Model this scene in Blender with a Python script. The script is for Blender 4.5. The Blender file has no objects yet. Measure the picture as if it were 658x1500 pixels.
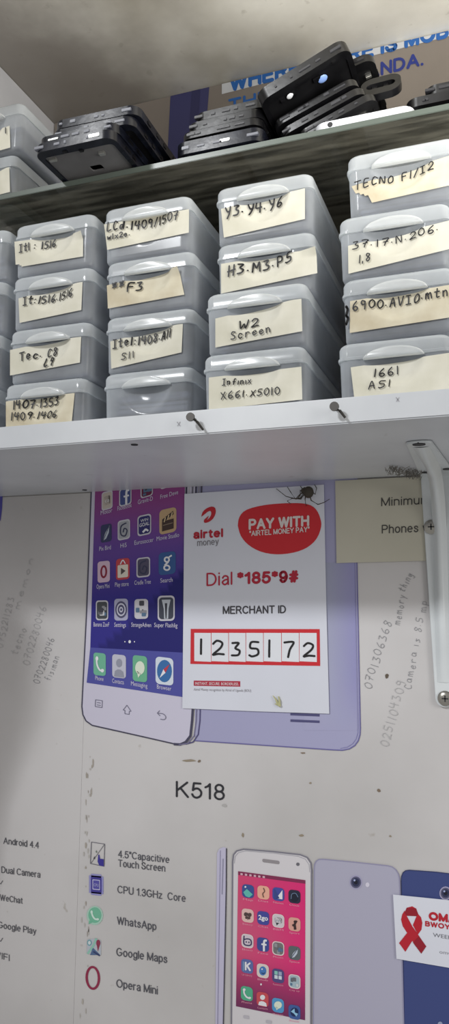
import bpy, bmesh, math, random
from mathutils import Vector, Matrix
random.seed(7)
C = bpy.context.scene.collection
SC = bpy.context.scene
R = math.radians

# ------------------------------------------------------------------ camera
FOC = 1150.0
YAW, PITCH, ROLL = R(19.8753), R(6.8256), R(0.2613)
D = 0.75                       # camera distance to the wall (m)
ZC = 1.5                       # camera height
U = 0.75                       # metres per survey unit
fw = Vector((-math.sin(YAW)*math.cos(PITCH), math.cos(YAW)*math.cos(PITCH), math.sin(PITCH)))
rt = Vector((math.cos(YAW), math.sin(YAW), 0))
up = rt.cross(fw)
rt, up = rt*math.cos(ROLL)+up*math.sin(ROLL), -rt*math.sin(ROLL)+up*math.cos(ROLL)
EYE = Vector((0, -D, ZC))
cam = bpy.data.cameras.new('camera'); cam.sensor_fit = 'VERTICAL'; cam.sensor_height = 36
cam.lens = FOC/1500*36; cam.clip_start = .01
co = bpy.data.objects.new('camera', cam); C.objects.link(co)
co.matrix_world = Matrix(((rt.x, up.x, -fw.x, EYE.x), (rt.y, up.y, -fw.y, EYE.y), (rt.z, up.z, -fw.z, EYE.z), (0, 0, 0, 1)))
SC.camera = co

# survey helpers: read a point of the photograph as a point of a plane in the place
def ray(x, y): return rt*(x-329)-up*(y-750)+fw*FOC
def W(x, y, Y=0.0):            # on the vertical plane y = Y
    v = ray(x, y); return EYE+v*((Y+D)/v.y)
def H(x, y, Z):                # on the horizontal plane z = Z
    v = ray(x, y); return EYE+v*((Z-ZC)/v.z)

# ------------------------------------------------------------------ materials
def lin(c):
    c /= 255.0
    return c/12.92 if c <= .04045 else ((c+.055)/1.055)**2.4
MATS = {}
def nodes(name):
    m = bpy.data.materials.new(name); m.use_nodes = True
    nt = m.node_tree; b = nt.nodes['Principled BSDF']
    return m, nt, b
def flat(rgb, rough=.55, metal=0.0, spec=.4, gain=1.0):
    key = (tuple(rgb), rough, metal, spec, gain)
    if key in MATS: return MATS[key]
    m, nt, b = nodes('paint')
    c = [min(.9, lin(v)*gain) for v in rgb]
    b.inputs['Base Color'].default_value = (*c, 1)
    b.inputs['Roughness'].default_value = rough; b.inputs['Metallic'].default_value = metal
    b.inputs['Specular IOR Level'].default_value = spec
    MATS[key] = m
    return m
def noisy(name, rgb_a, rgb_b, scale=8, lo=.4, hi=.65, rough=.5, detail=6, bump=0.0, spec=.4, stretch=(1, 1, 1), speck=None, dark_spot=None):
    m, nt, b = nodes(name)
    tc = nt.nodes.new('ShaderNodeTexCoord'); mp = nt.nodes.new('ShaderNodeMapping')
    mp.inputs['Scale'].default_value = stretch
    nz = nt.nodes.new('ShaderNodeTexNoise'); nz.inputs['Scale'].default_value = scale; nz.inputs['Detail'].default_value = detail
    cr = nt.nodes.new('ShaderNodeValToRGB')
    cr.color_ramp.elements[0].position = lo; cr.color_ramp.elements[1].position = hi
    cr.color_ramp.elements[0].color = (*[lin(v) for v in rgb_a], 1); cr.color_ramp.elements[1].color = (*[lin(v) for v in rgb_b], 1)
    L = nt.links.new
    L(tc.outputs['Object'], mp.inputs['Vector']); L(mp.outputs[0], nz.inputs['Vector']); L(nz.outputs['Fac'], cr.inputs['Fac'])
    col = cr.outputs['Color']
    if speck:
        n2 = nt.nodes.new('ShaderNodeTexNoise'); n2.inputs['Scale'].default_value = speck[1]; n2.inputs['Detail'].default_value = 3
        L(mp.outputs[0], n2.inputs['Vector'])
        r2 = nt.nodes.new('ShaderNodeValToRGB'); r2.color_ramp.elements[0].position = speck[2]; r2.color_ramp.elements[1].position = speck[2]+.06
        r2.color_ramp.elements[0].color = (0, 0, 0, 1); r2.color_ramp.elements[1].color = (speck[3],)*3+(1,)
        mx = nt.nodes.new('ShaderNodeMixRGB'); mx.inputs['Color2'].default_value = (*[lin(v) for v in speck[0]], 1)
        L(n2.outputs['Fac'], r2.inputs['Fac']); L(r2.outputs['Color'], mx.inputs['Fac']); L(col, mx.inputs['Color1']); col = mx.outputs['Color']
    if dark_spot:                   # darkens the colour round one spot of the surface
        vd = nt.nodes.new('ShaderNodeVectorMath'); vd.operation = 'DISTANCE'; vd.inputs[1].default_value = dark_spot[0]; L(tc.outputs['Object'], vd.inputs[0])
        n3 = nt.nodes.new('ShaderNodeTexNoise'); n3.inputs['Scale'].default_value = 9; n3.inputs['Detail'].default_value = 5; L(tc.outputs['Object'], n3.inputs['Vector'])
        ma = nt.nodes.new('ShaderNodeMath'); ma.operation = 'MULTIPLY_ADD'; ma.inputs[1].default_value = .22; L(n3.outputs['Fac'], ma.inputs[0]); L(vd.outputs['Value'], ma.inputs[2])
        mr = nt.nodes.new('ShaderNodeMapRange'); mr.interpolation_type = 'SMOOTHSTEP'; mr.inputs['From Min'].default_value = dark_spot[1]; mr.inputs['From Max'].default_value = dark_spot[1]+.13; mr.inputs['To Min'].default_value = .85; mr.inputs['To Max'].default_value = 0
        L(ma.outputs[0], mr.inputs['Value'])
        mz = nt.nodes.new('ShaderNodeMixRGB'); mz.inputs['Color2'].default_value = (*[lin(v) for v in dark_spot[2]], 1)
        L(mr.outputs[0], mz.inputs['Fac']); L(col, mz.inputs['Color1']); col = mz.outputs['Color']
    L(col, b.inputs['Base Color'])
    b.inputs['Roughness'].default_value = rough; b.inputs['Specular IOR Level'].default_value = spec
    if bump:
        bp = nt.nodes.new('ShaderNodeBump'); bp.inputs['Strength'].default_value = bump; bp.inputs['Distance'].default_value = .002
        L(nz.outputs['Fac'], bp.inputs['Height']); L(bp.outputs[0], b.inputs['Normal'])
    return m
def gradient_mat(gain):
    m, nt, b = nodes('printed_gradient')
    a = nt.nodes.new('ShaderNodeAttribute'); a.attribute_name = 'Col'
    nt.links.new(a.outputs['Color'], b.inputs['Base Color']); b.inputs['Roughness'].default_value = .45; b.inputs['Specular IOR Level'].default_value = .4
    return m
def frosted(name, rgb, opac, rough, spec=.5):
    m, nt, b = nodes(name)
    b.inputs['Base Color'].default_value = (*[lin(v) for v in rgb], 1)
    b.inputs['Roughness'].default_value = rough; b.inputs['Specular IOR Level'].default_value = spec
    tr = nt.nodes.new('ShaderNodeBsdfTransparent'); tr.inputs['Color'].default_value = (.93, .95, .97, 1)
    mx = nt.nodes.new('ShaderNodeMixShader'); out = nt.nodes['Material Output']
    tc = nt.nodes.new('ShaderNodeTexCoord'); nz = nt.nodes.new('ShaderNodeTexNoise'); nz.inputs['Scale'].default_value = 45
    rg = nt.nodes.new('ShaderNodeMapRange'); rg.inputs['To Min'].default_value = opac-.12; rg.inputs['To Max'].default_value = opac+.12
    nt.links.new(tc.outputs['Object'], nz.inputs['Vector']); nt.links.new(nz.outputs['Fac'], rg.inputs['Value'])
    tl = nt.nodes.new('ShaderNodeBsdfTranslucent'); tl.inputs['Color'].default_value = (*[lin(v) for v in rgb], 1)
    m0 = nt.nodes.new('ShaderNodeMixShader'); m0.inputs['Fac'].default_value = .35
    nt.links.new(b.outputs[0], m0.inputs[1]); nt.links.new(tl.outputs[0], m0.inputs[2])
    lw = nt.nodes.new('ShaderNodeLayerWeight'); lw.inputs['Blend'].default_value = .35
    ad = nt.nodes.new('ShaderNodeMath'); ad.operation = 'MULTIPLY_ADD'; ad.inputs[1].default_value = .55; ad.use_clamp = True
    nt.links.new(lw.outputs['Facing'], ad.inputs[0]); nt.links.new(rg.outputs[0], ad.inputs[2])
    nt.links.new(ad.outputs[0], mx.inputs['Fac']); nt.links.new(tr.outputs[0], mx.inputs[1]); nt.links.new(m0.outputs[0], mx.inputs[2])
    nt.links.new(mx.outputs[0], out.inputs['Surface'])
    return m
M = {}; ZCEIL_ = ZC+.758*U
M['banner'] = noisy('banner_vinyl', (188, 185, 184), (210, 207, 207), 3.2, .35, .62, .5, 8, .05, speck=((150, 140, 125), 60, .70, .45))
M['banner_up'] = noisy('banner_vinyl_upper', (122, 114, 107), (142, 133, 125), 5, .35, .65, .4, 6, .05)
M['sheet'] = noisy('cream_sheet', (190, 186, 170), (202, 198, 182), 6, .35, .65, .55, 5, .03)
M['ceiling'] = noisy('dirty_ceiling', (158, 152, 138), (241, 239, 231), 4.2, .32, .58, .3, 9, .12, spec=.5, speck=((130, 120, 104), 60, .66, .25), dark_spot=((-.50, -.06, ZCEIL_), .21, (120, 113, 107)))
M['wall'] = noisy('wall_paint', (190, 186, 180), (215, 212, 208), 5, .35, .65, .6)
M['partition'] = noisy('partition_paint', (175, 175, 178), (205, 205, 208), 5, .3, .7, .45)
M['melamine'] = noisy('white_melamine', (192, 195, 200), (212, 215, 219), 7, .3, .6, .32, 7, .02, speck=((150, 150, 150), 55, .72, .5))
M['lid'] = frosted('frosted_lid', (232, 237, 241), .56, .14)
M['body'] = frosted('frosted_body', (234, 239, 245), .32, .14)
M['tab'] = frosted('frosted_tab', (238, 240, 240), .56, .2)
M['paper'] = noisy('label_paper', (196, 193, 175), (218, 215, 202), 26, .28, .6, .7, 5)
M['paper_old'] = noisy('label_paper_worn', (184, 172, 145), (214, 208, 188), 30, .3, .6, .7, 5)
M['ink'] = flat((22, 21, 24), .5)
M['frame'] = noisy('black_frame_plastic', (9, 9, 11), (20, 20, 23), 60, .35, .7, .3, 4, .1)
M['frame_blue'] = noisy('blue_black_frame', (12, 13, 20), (27, 30, 41), 60, .35, .7, .25, 4, .1)
M['plate'] = noisy('dark_plate', (84, 83, 84), (108, 107, 108), 20, .35, .7, .35, 4, .03)
M['plate_dark'] = noisy('black_plate', (13, 13, 15), (26, 26, 28), 30, .35, .7, .35, 4, .05)
M['shim'] = flat((92, 94, 104), .3); M['shim_dark'] = flat((44, 44, 48), .35)
M['metal'] = flat((190, 190, 186), .3, .85)
M['silver'] = flat((222, 224, 230), .25, .1)
M['bracket'] = noisy('white_bracket_enamel', (205, 210, 212), (222, 226, 228), 9, .3, .7, .28, 4, .02)
M['screw'] = flat((175, 172, 165), .25, .9)
M['hole'] = flat((45, 45, 48), .6)
M['nail'] = flat((70, 68, 66), .4, .7)
M['white_sheet'] = noisy('sticker_paper', (214, 216, 226), (224, 226, 237), 6, .3, .7, .42, 4)
M['grad'] = gradient_mat(1)
M['spider'] = flat((66, 60, 52), .7)
M['web'] = flat((128, 124, 118), .8)
m, nt, b = nodes('shelf_glass')
b.inputs['Base Color'].default_value = (.16, .19, .16, 1); b.inputs['Roughness'].default_value = .12
tr = nt.nodes.new('ShaderNodeBsdfTransparent'); tr.inputs['Color'].default_value = (.72, .76, .70, 1)
gl = nt.nodes.new('ShaderNodeBsdfGlossy'); gl.inputs['Roughness'].default_value = .08; gl.inputs['Color'].default_value = (.9, .92, .88, 1)
tc = nt.nodes.new('ShaderNodeTexCoord'); mp = nt.nodes.new('ShaderNodeMapping'); mp.inputs['Scale'].default_value = (3, 22, 3)
nz = nt.nodes.new('ShaderNodeTexNoise'); nz.inputs['Scale'].default_value = 5; nz.inputs['Detail'].default_value = 6
rg = nt.nodes.new('ShaderNodeMapRange'); rg.inputs['From Min'].default_value = .4; rg.inputs['From Max'].default_value = .68; rg.inputs['To Min'].default_value = .12; rg.inputs['To Max'].default_value = .5
b.inputs['Base Color'].default_value = (.36, .34, .27, 1)
fr = nt.nodes.new('ShaderNodeFresnel'); fr.inputs['IOR'].default_value = 1.5
m1 = nt.nodes.new('ShaderNodeMixShader'); m2 = nt.nodes.new('ShaderNodeMixShader')
L = nt.links.new
L(tc.outputs['Object'], mp.inputs[0]); L(mp.outputs[0], nz.inputs['Vector']); L(nz.outputs['Fac'], rg.inputs['Value'])
L(rg.outputs[0], m1.inputs['Fac']); L(tr.outputs[0], m1.inputs[1]); L(b.outputs[0], m1.inputs[2])
L(fr.outputs[0], m2.inputs['Fac']); L(m1.outputs[0], m2.inputs[1]); L(gl.outputs[0], m2.inputs[2])
L(m2.outputs[0], nt.nodes['Material Output'].inputs['Surface'])
M['glass'] = m
M['glass_edge'] = flat((92, 100, 94), .2)

# ------------------------------------------------------------------ object helpers
def obj(name, bm, mat, parent=None, smooth=False, label=None, angle=35):
    me = bpy.data.meshes.new(name); bm.normal_update(); bm.to_mesh(me); bm.free()
    for mm in (mat if isinstance(mat, (list, tuple)) else [mat]): me.materials.append(mm)
    if smooth:
        for p in me.polygons: p.use_smooth = True
        me.set_sharp_from_angle(angle=R(angle))
    o = bpy.data.objects.new(name, me); C.objects.link(o)
    if parent: o.parent = parent
    if label: o['label'] = label
    return o
def tag(o, label, cat, group=None, kind=None):
    o['label'] = label; o['category'] = cat
    if group: o['group'] = group
    if kind: o['kind'] = kind
    return o
def thing(name, label, cat, loc=(0, 0, 0), group=None):
    o = bpy.data.objects.new(name, None); o.empty_display_size = .02; C.objects.link(o); o.location = loc
    return tag(o, label, cat, group)
def struct(name, bm, mat, smooth=False):
    o = obj(name, bm, mat, None, smooth); o['kind'] = 'structure'; return o
def box(bm, x0, x1, y0, y1, z0, z1, mi=0, bev=0):
    g = bmesh.ops.create_cube(bm, size=1)
    vs = g['verts']
    for v in vs: v.co = Vector(((x0+x1)/2+v.co.x*(x1-x0), (y0+y1)/2+v.co.y*(y1-y0), (z0+z1)/2+v.co.z*(z1-z0)))
    fs = {f for v in vs for f in v.link_faces}
    for f in fs: f.material_index = mi
    if bev:
        r = bmesh.ops.bevel(bm, geom=list({e for v in vs for e in v.link_edges}), offset=bev, segments=2, affect='EDGES')
        for f in r['faces']: f.material_index = mi
def face(bm, pts, mi=0):
    f = bm.faces.new([bm.verts.new(p) for p in pts]); f.material_index = mi; return f
def tube(bm, pts, r, n=6, mi=0, r1=None):
    pts = [Vector(p) for p in pts]; rings = []
    for i, p in enumerate(pts):
        t = (pts[min(i+1, len(pts)-1)]-pts[max(i-1, 0)]).normalized()
        a = t.orthogonal().normalized(); b_ = t.cross(a)
        rr = r if r1 is None else r+(r1-r)*i/(len(pts)-1)
        rings.append([bm.verts.new(p+(a*math.cos(2*math.pi*k/n)+b_*math.sin(2*math.pi*k/n))*rr) for k in range(n)])
    for a, b_ in zip(rings, rings[1:]):
        for k in range(n): bm.faces.new((a[k], a[(k+1) % n], b_[(k+1) % n], b_[k])).material_index = mi
    bm.faces.new(rings[0][::-1]).material_index = mi; bm.faces.new(rings[-1]).material_index = mi
def rrect(x0, x1, y0, y1, r, n=6):
    out = []
    for cx, cy, a0 in ((x1-r, y1-r, 0), (x0+r, y1-r, 90), (x0+r, y0+r, 180), (x1-r, y0+r, 270)):
        for k in range(n+1):
            a = R(a0+90*k/n); out.append((cx+r*math.cos(a), cy+r*math.sin(a)))
    return out
def loft(bm, loops, cap0=True, cap1=True, mi=0):
    rings = [[bm.verts.new(p) for p in l] for l in loops]
    n = len(rings[0])
    for a, b_ in zip(rings, rings[1:]):
        for k in range(n): bm.faces.new((a[k], a[(k+1) % n], b_[(k+1) % n], b_[k])).material_index = mi
    if cap0: bm.faces.new(rings[0][::-1]).material_index = mi
    if cap1: bm.faces.new(rings[-1]).material_index = mi
    return rings

# flat prints: built from survey pixels on the plane y = -h
LAY = .00016
class Print:
    def __init__(s, mapper): s.bm = bmesh.new(); s.map = mapper; s.mats = []; s.k = 0
    def mi(s, m):
        if m not in s.mats: s.mats.append(m)
        return s.mats.index(m)
    def poly(s, pts, m, lay=0):
        f = face(s.bm, [s.map(x, y, lay) for x, y in pts], s.mi(m)); return s
    def rr(s, cx, cy, w, h, m, lay=0, r=.22, sl=0.0):
        q = rrect(-w/2, w/2, -h/2, h/2, r*min(w, h), 4)
        return s.poly([(cx+x, cy+y+sl*x) for x, y in q], m, lay)
    def ell(s, cx, cy, w, h, m, lay=0, n=20, sl=0.0):
        return s.poly([(cx+w/2*math.cos(2*math.pi*k/n), cy+h/2*math.sin(2*math.pi*k/n)+sl*w/2*math.cos(2*math.pi*k/n)) for k in range(n)], m, lay)
    def line(s, pts, w, m, lay=0, closed=False):
        pts = [Vector(p) for p in pts]
        if closed: pts = pts+[pts[0]]
        for a, b_ in zip(pts, pts[1:]):
            d = b_-a
            if d.length < 1e-6: continue
            d.normalize(); n = Vector((-d.y, d.x))*w/2; e = d*w*.12
            s.k = (s.k+1) % 17; s.poly([a-n-e, b_-n+e, b_+n+e, a+n-e], m, lay+s.k*.05)
        return s
    def stroke(s, pts, w, m, lay=0):
        s.line(pts, w, m, lay)
        for p in pts: s.k = (s.k+1) % 17; s.ell(p[0], p[1], w, w, m, lay+s.k*.05, 8)
        return s
    def text(s, string, p0, p1, cap, m, lay=0, bold=0.0, upv=None):
        if cap >= 7 and all(c in SANS for c in string):
            p0 = Vector(p0); d = Vector(p1)-p0; u = Vector(upv).normalized()*cap if upv else Vector((0, -cap))
            wt = .125+bold*4.2; gap = .2+wt*.35; xs, x = [], 0.0
            for c in string: xs.append(x); x += SANS[c][0]+gap
            tot = x-gap+wt; wpx = max(wt*cap, .55)
            for c, x in zip(string, xs):
                for st in SANS[c][1]: s.stroke([p0+d*((x+wt/2+a)/tot)+u*(b_*(1-wt*.8)+wt*.4) for a, b_ in st], wpx, m, lay)
            return s
        vs, fs = text_mesh(string, bold)
        p0 = Vector(p0); p1 = Vector(p1); d = p1-p0
        u = Vector(upv) if upv else Vector((0, -cap))
        if upv: u = u.normalized()*cap
        bv = [s.bm.verts.new(s.map(*(p0+d*x+u*y), lay)) for x, y in vs]
        k = s.mi(m)
        for f in fs:
            try: s.bm.faces.new([bv[i] for i in f]).material_index = k
            except ValueError: pass
        return s
    def hand(s, string, p0, p1, cap, m, w=1.6, lay=0, upv=None, jit=.04):
        p0 = Vector(p0); p1 = Vector(p1); d = p1-p0
        u = Vector(upv).normalized()*cap if upv else Vector((0, -cap))
        adv = [GLY_W.get(c, .62)+.2 for c in string]; tot = sum(adv)-.2; x = 0
        for c, a in zip(string, adv):
            jy = random.uniform(-jit, jit); sh = random.uniform(-.05, .1)
            for st in GLY.get(c, []):
                pts = smooth([(px, py) for px, py in st]) if len(st) > 2 else st
                pp = [p0+d*((x+px*GLY_W.get(c, .62)/.6+sh*py)/tot)+u*(py+jy) for px, py in pts]
                s.stroke(pp, w, m, lay)
            x += a
        return s
    def done(s, name, parent, label=None):
        # faces must look towards the room
        s.bm.normal_update()
        for f in s.bm.faces:
            if f.normal.y > 0: f.normal_flip()
        return obj(name, s.bm, s.mats, parent, label=label)
def smooth(p, n=4):
    P = [p[0]]+list(p)+[p[-1]]; out = []
    for i in range(1, len(P)-2):
        a, b_, c, d = P[i-1], P[i], P[i+1], P[i+2]
        for k in range(n):
            t = k/n
            out.append(tuple(.5*((2*b_[j])+(c[j]-a[j])*t+(2*a[j]-5*b_[j]+4*c[j]-d[j])*t*t+(3*b_[j]-a[j]-3*c[j]+d[j])*t**3) for j in (0, 1)))
    out.append(tuple(p[-1])); return out
_tc = {}
def text_mesh(string, bold):
    key = (string, bold)
    if key in _tc: return _tc[key]
    def raw(t):
        cu = bpy.data.curves.new('t', 'FONT'); cu.body = t; cu.resolution_u = 3; cu.offset = bold; cu.size = 1
        o = bpy.data.objects.new('t', cu); C.objects.link(o)
        dg = bpy.context.evaluated_depsgraph_get(); dg.update()
        me = bpy.data.meshes.new_from_object(o.evaluated_get(dg))
        v = [(p.co.x, p.co.y) for p in me.vertices]; f = [tuple(q.vertices) for q in me.polygons]
        bpy.data.objects.remove(o); bpy.data.curves.remove(cu); bpy.data.meshes.remove(me)
        return v, f
    v, f = raw(string); hv, _ = raw('H')
    cap = max(p[1] for p in hv); x0 = min(p[0] for p in v); x1 = max(p[0] for p in v)
    _tc[key] = ([((x-x0)/(x1-x0), y/cap) for x, y in v], f)
    return _tc[key]
def arc(cx, cy, rx, ry, a0, a1, n=9): return [(cx+rx*math.cos(R(a0+(a1-a0)*k/n)), cy+ry*math.sin(R(a0+(a1-a0)*k/n))) for k in range(n+1)]
def sm(*p): return smooth(list(p), 3)
# plain upright lettering: (width, stroke centre lines) on a cap height of 1
SANS = {
 ' ': (.12, []), 'A': (.72, [[(0, 0), (.36, 1), (.72, 0)], [(.13, .34), (.59, .34)]]),
 'B': (.6, [[(0, 0), (0, 1), (.33, 1)]+arc(.33, .76, .22, .24, 90, -90)+[(0, .52)], [(.33, .52)]+arc(.35, .26, .25, .26, 90, -90)+[(0, 0)]]),
 'C': (.7, [arc(.38, .5, .38, .5, 42, 318, 14)]), 'D': (.66, [[(0, 0), (0, 1), (.26, 1)]+arc(.26, .5, .4, .5, 90, -90)+[(0, 0)]]),
 'E': (.56, [[(.55, 1), (0, 1), (0, 0), (.56, 0)], [(0, .53), (.5, .53)]]), 'F': (.52, [[(.52, 1), (0, 1), (0, 0)], [(0, .52), (.46, .52)]]),
 'G': (.76, [arc(.38, .5, .38, .5, 45, 335, 14)+[(.76, .44), (.44, .44)]]), 'H': (.64, [[(0, 0), (0, 1)], [(.64, 0), (.64, 1)], [(0, .53), (.64, .53)]]),
 'I': (0, [[(0, 0), (0, 1)]]), 'K': (.64, [[(0, 0), (0, 1)], [(.6, 1), (0, .4)], [(.2, .6), (.64, 0)]]), 'L': (.5, [[(0, 1), (0, 0), (.5, 0)]]),
 'M': (.76, [[(0, 0), (0, 1), (.38, .04), (.76, 1), (.76, 0)]]), 'N': (.62, [[(0, 0), (0, 1), (.62, 0), (.62, 1)]]), 'O': (.8, [arc(.4, .5, .4, .5, 0, 360, 18)]),
 'P': (.58, [[(0, 0), (0, 1), (.32, 1)]+arc(.32, .73, .26, .27, 90, -90)+[(0, .46)]]), 'R': (.64, [[(0, 0), (0, 1), (.34, 1)]+arc(.34, .75, .25, .25, 90, -90)+[(0, .5)], [(.34, .5), (.64, 0)]]),
 'S': (.6, [sm((.57, .78), (.46, .95), (.3, 1), (.09, .92), (.05, .74), (.16, .58), (.45, .46), (.59, .3), (.53, .08), (.32, 0), (.1, .06), (0, .27))]),
 'T': (.64, [[(0, 1), (.64, 1)], [(.32, 1), (.32, 0)]]), 'U': (.62, [[(0, 1), (0, .3)]+arc(.31, .3, .31, .3, 180, 360)+[(.62, 1)]]), 'V': (.68, [[(0, 1), (.34, 0), (.68, 1)]]),
 'W': (.98, [[(0, 1), (.25, 0), (.49, 1), (.73, 0), (.98, 1)]]), 'X': (.62, [[(0, 1), (.62, 0)], [(.62, 1), (0, 0)]]), 'Y': (.66, [[(0, 1), (.33, .45), (.66, 1)], [(.33, .45), (.33, 0)]]),
 'a': (.46, [sm((.03, .56), (.12, .7), (.26, .73), (.4, .66), (.44, .5), (.44, .2), (.46, 0)), sm((.44, .42), (.2, .38), (.01, .2), (.14, 0), (.3, .03), (.44, .2))]),
 'b': (.48, [[(0, 1), (0, 0)], arc(.24, .36, .24, .36, 0, 360, 14)]), 'c': (.46, [arc(.25, .36, .25, .36, 48, 312, 12)]), 'd': (.48, [[(.48, 1), (.48, 0)], arc(.24, .36, .24, .36, 0, 360, 14)]),
 'e': (.5, [[(.01, .38), (.5, .38)]+arc(.25, .36, .25, .36, 5, 312, 13)]), 'f': (.28, [[(.12, 0), (.12, .8), (.18, .96), (.3, .99)], [(0, .7), (.28, .7)]]),
 'g': (.48, [arc(.24, .36, .24, .36, 0, 360, 14), [(.48, .72), (.48, -.05)]+arc(.24, -.06, .24, .2, 0, -160, 8)]), 'h': (.46, [[(0, 1), (0, 0)], [(0, .44)]+arc(.23, .48, .23, .24, 180, 0, 8)+[(.46, 0)]]),
 'i': (0, [[(0, .72), (0, 0)], [(0, .97), (0, .99)]]), 'k': (.44, [[(0, 1), (0, 0)], [(.42, .7), (0, .28)], [(.14, .42), (.46, 0)]]), 'l': (0, [[(0, 1), (0, 0)]]),
 'm': (.78, [[(0, .72), (0, 0)], [(0, .46)]+arc(.195, .5, .195, .22, 180, 0, 8)+[(.39, 0)], [(.39, .46)]+arc(.585, .5, .195, .22, 180, 0, 8)+[(.78, 0)]]),
 'n': (.46, [[(0, .72), (0, 0)], [(0, .44)]+arc(.23, .48, .23, .24, 180, 0, 8)+[(.46, 0)]]), 'o': (.5, [arc(.25, .36, .25, .36, 0, 360, 14)]), 'p': (.48, [[(0, .72), (0, -.27)], arc(.24, .36, .24, .36, 0, 360, 14)]),
 'r': (.28, [[(0, .72), (0, 0)], sm((0, .44), (.08, .66), (.28, .7))]), 's': (.42, [sm((.4, .56), (.28, .71), (.1, .7), (.03, .55), (.14, .42), (.34, .32), (.41, .17), (.28, .01), (.1, .02), (0, .18))]),
 't': (.26, [[(.11, .92), (.11, .14), (.17, .02), (.27, .01)], [(0, .7), (.26, .7)]]), 'u': (.46, [[(0, .72), (0, .22)]+arc(.23, .24, .23, .24, 180, 360, 8), [(.46, .72), (.46, 0)]]),
 'v': (.46, [[(0, .72), (.23, 0), (.46, .72)]]), 'w': (.7, [[(0, .72), (.18, 0), (.35, .72), (.52, 0), (.7, .72)]]), 'x': (.44, [[(0, .72), (.44, 0)], [(.44, .72), (0, 0)]]), 'y': (.46, [[(0, .72), (.24, .02)], [(.46, .72), (.2, -.14), (.04, -.26)]]), 'z': (.42, [[(0, .7), (.42, .7), (0, 0), (.44, 0)]]),
 '0': (.5, [arc(.25, .5, .25, .5, 0, 360, 16)]), '1': (.3, [[(0, .76), (.14, .84), (.26, 1), (.26, 0)]]), '2': (.52, [sm((.02, .74), (.1, .94), (.28, 1), (.46, .9), (.48, .7), (.32, .42), (.02, .02))+[(.52, .02)]]),
 '3': (.5, [sm((.02, .78), (.12, .96), (.3, 1), (.46, .86), (.42, .62), (.2, .53)), sm((.2, .53), (.46, .46), (.5, .22), (.3, 0), (.1, .05), (0, .24))]), '4': (.56, [[(.42, 0), (.42, 1), (0, .3), (.56, .3)]]),
 '5': (.52, [[(.48, .99), (.1, .99), (.04, .5)]+sm((.04, .5), (.18, .62), (.36, .62), (.52, .42), (.48, .14), (.28, 0), (.1, .05), (0, .22))]), '6': (.52, [sm((.48, .8), (.36, .98), (.18, .95), (.03, .66), (.02, .34), (.14, .04), (.34, .01), (.5, .2), (.48, .48), (.3, .62), (.1, .52), (.03, .34))]),
 '7': (.5, [[(0, .99), (.5, .99)]+sm((.5, .99), (.28, .6), (.18, 0))]), '8': (.52, [arc(.26, .76, .22, .24, 0, 360, 14), arc(.26, .27, .26, .27, 0, 360, 14)]), '9': (.52, [sm((.04, .2), (.16, .02), (.34, .05), (.49, .34), (.5, .66), (.38, .96), (.18, .99), (.02, .8), (.04, .52), (.22, .38), (.42, .48), (.49, .66))]),
 '.': (.02, [[(0, 0), (.02, 0)]]), '*': (.3, [[(.15, 1), (.15, .62)], [(0, .92), (.3, .7)], [(.3, .92), (0, .7)]]), '#': (.56, [[(.12, 0), (.26, 1)], [(.34, 0), (.48, 1)], [(.02, .68), (.56, .68)], [(0, .32), (.54, .32)]]),
 '"': (.18, [[(0, 1), (0, .72)], [(.18, 1), (.18, .72)]]), '-': (.28, [[(0, .36), (.28, .36)]]), '(': (.18, [arc(.3, .4, .3, .62, 120, 240, 6)]), ')': (.18, [arc(-.12, .4, .3, .62, 60, -60, 6)]),
}
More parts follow.
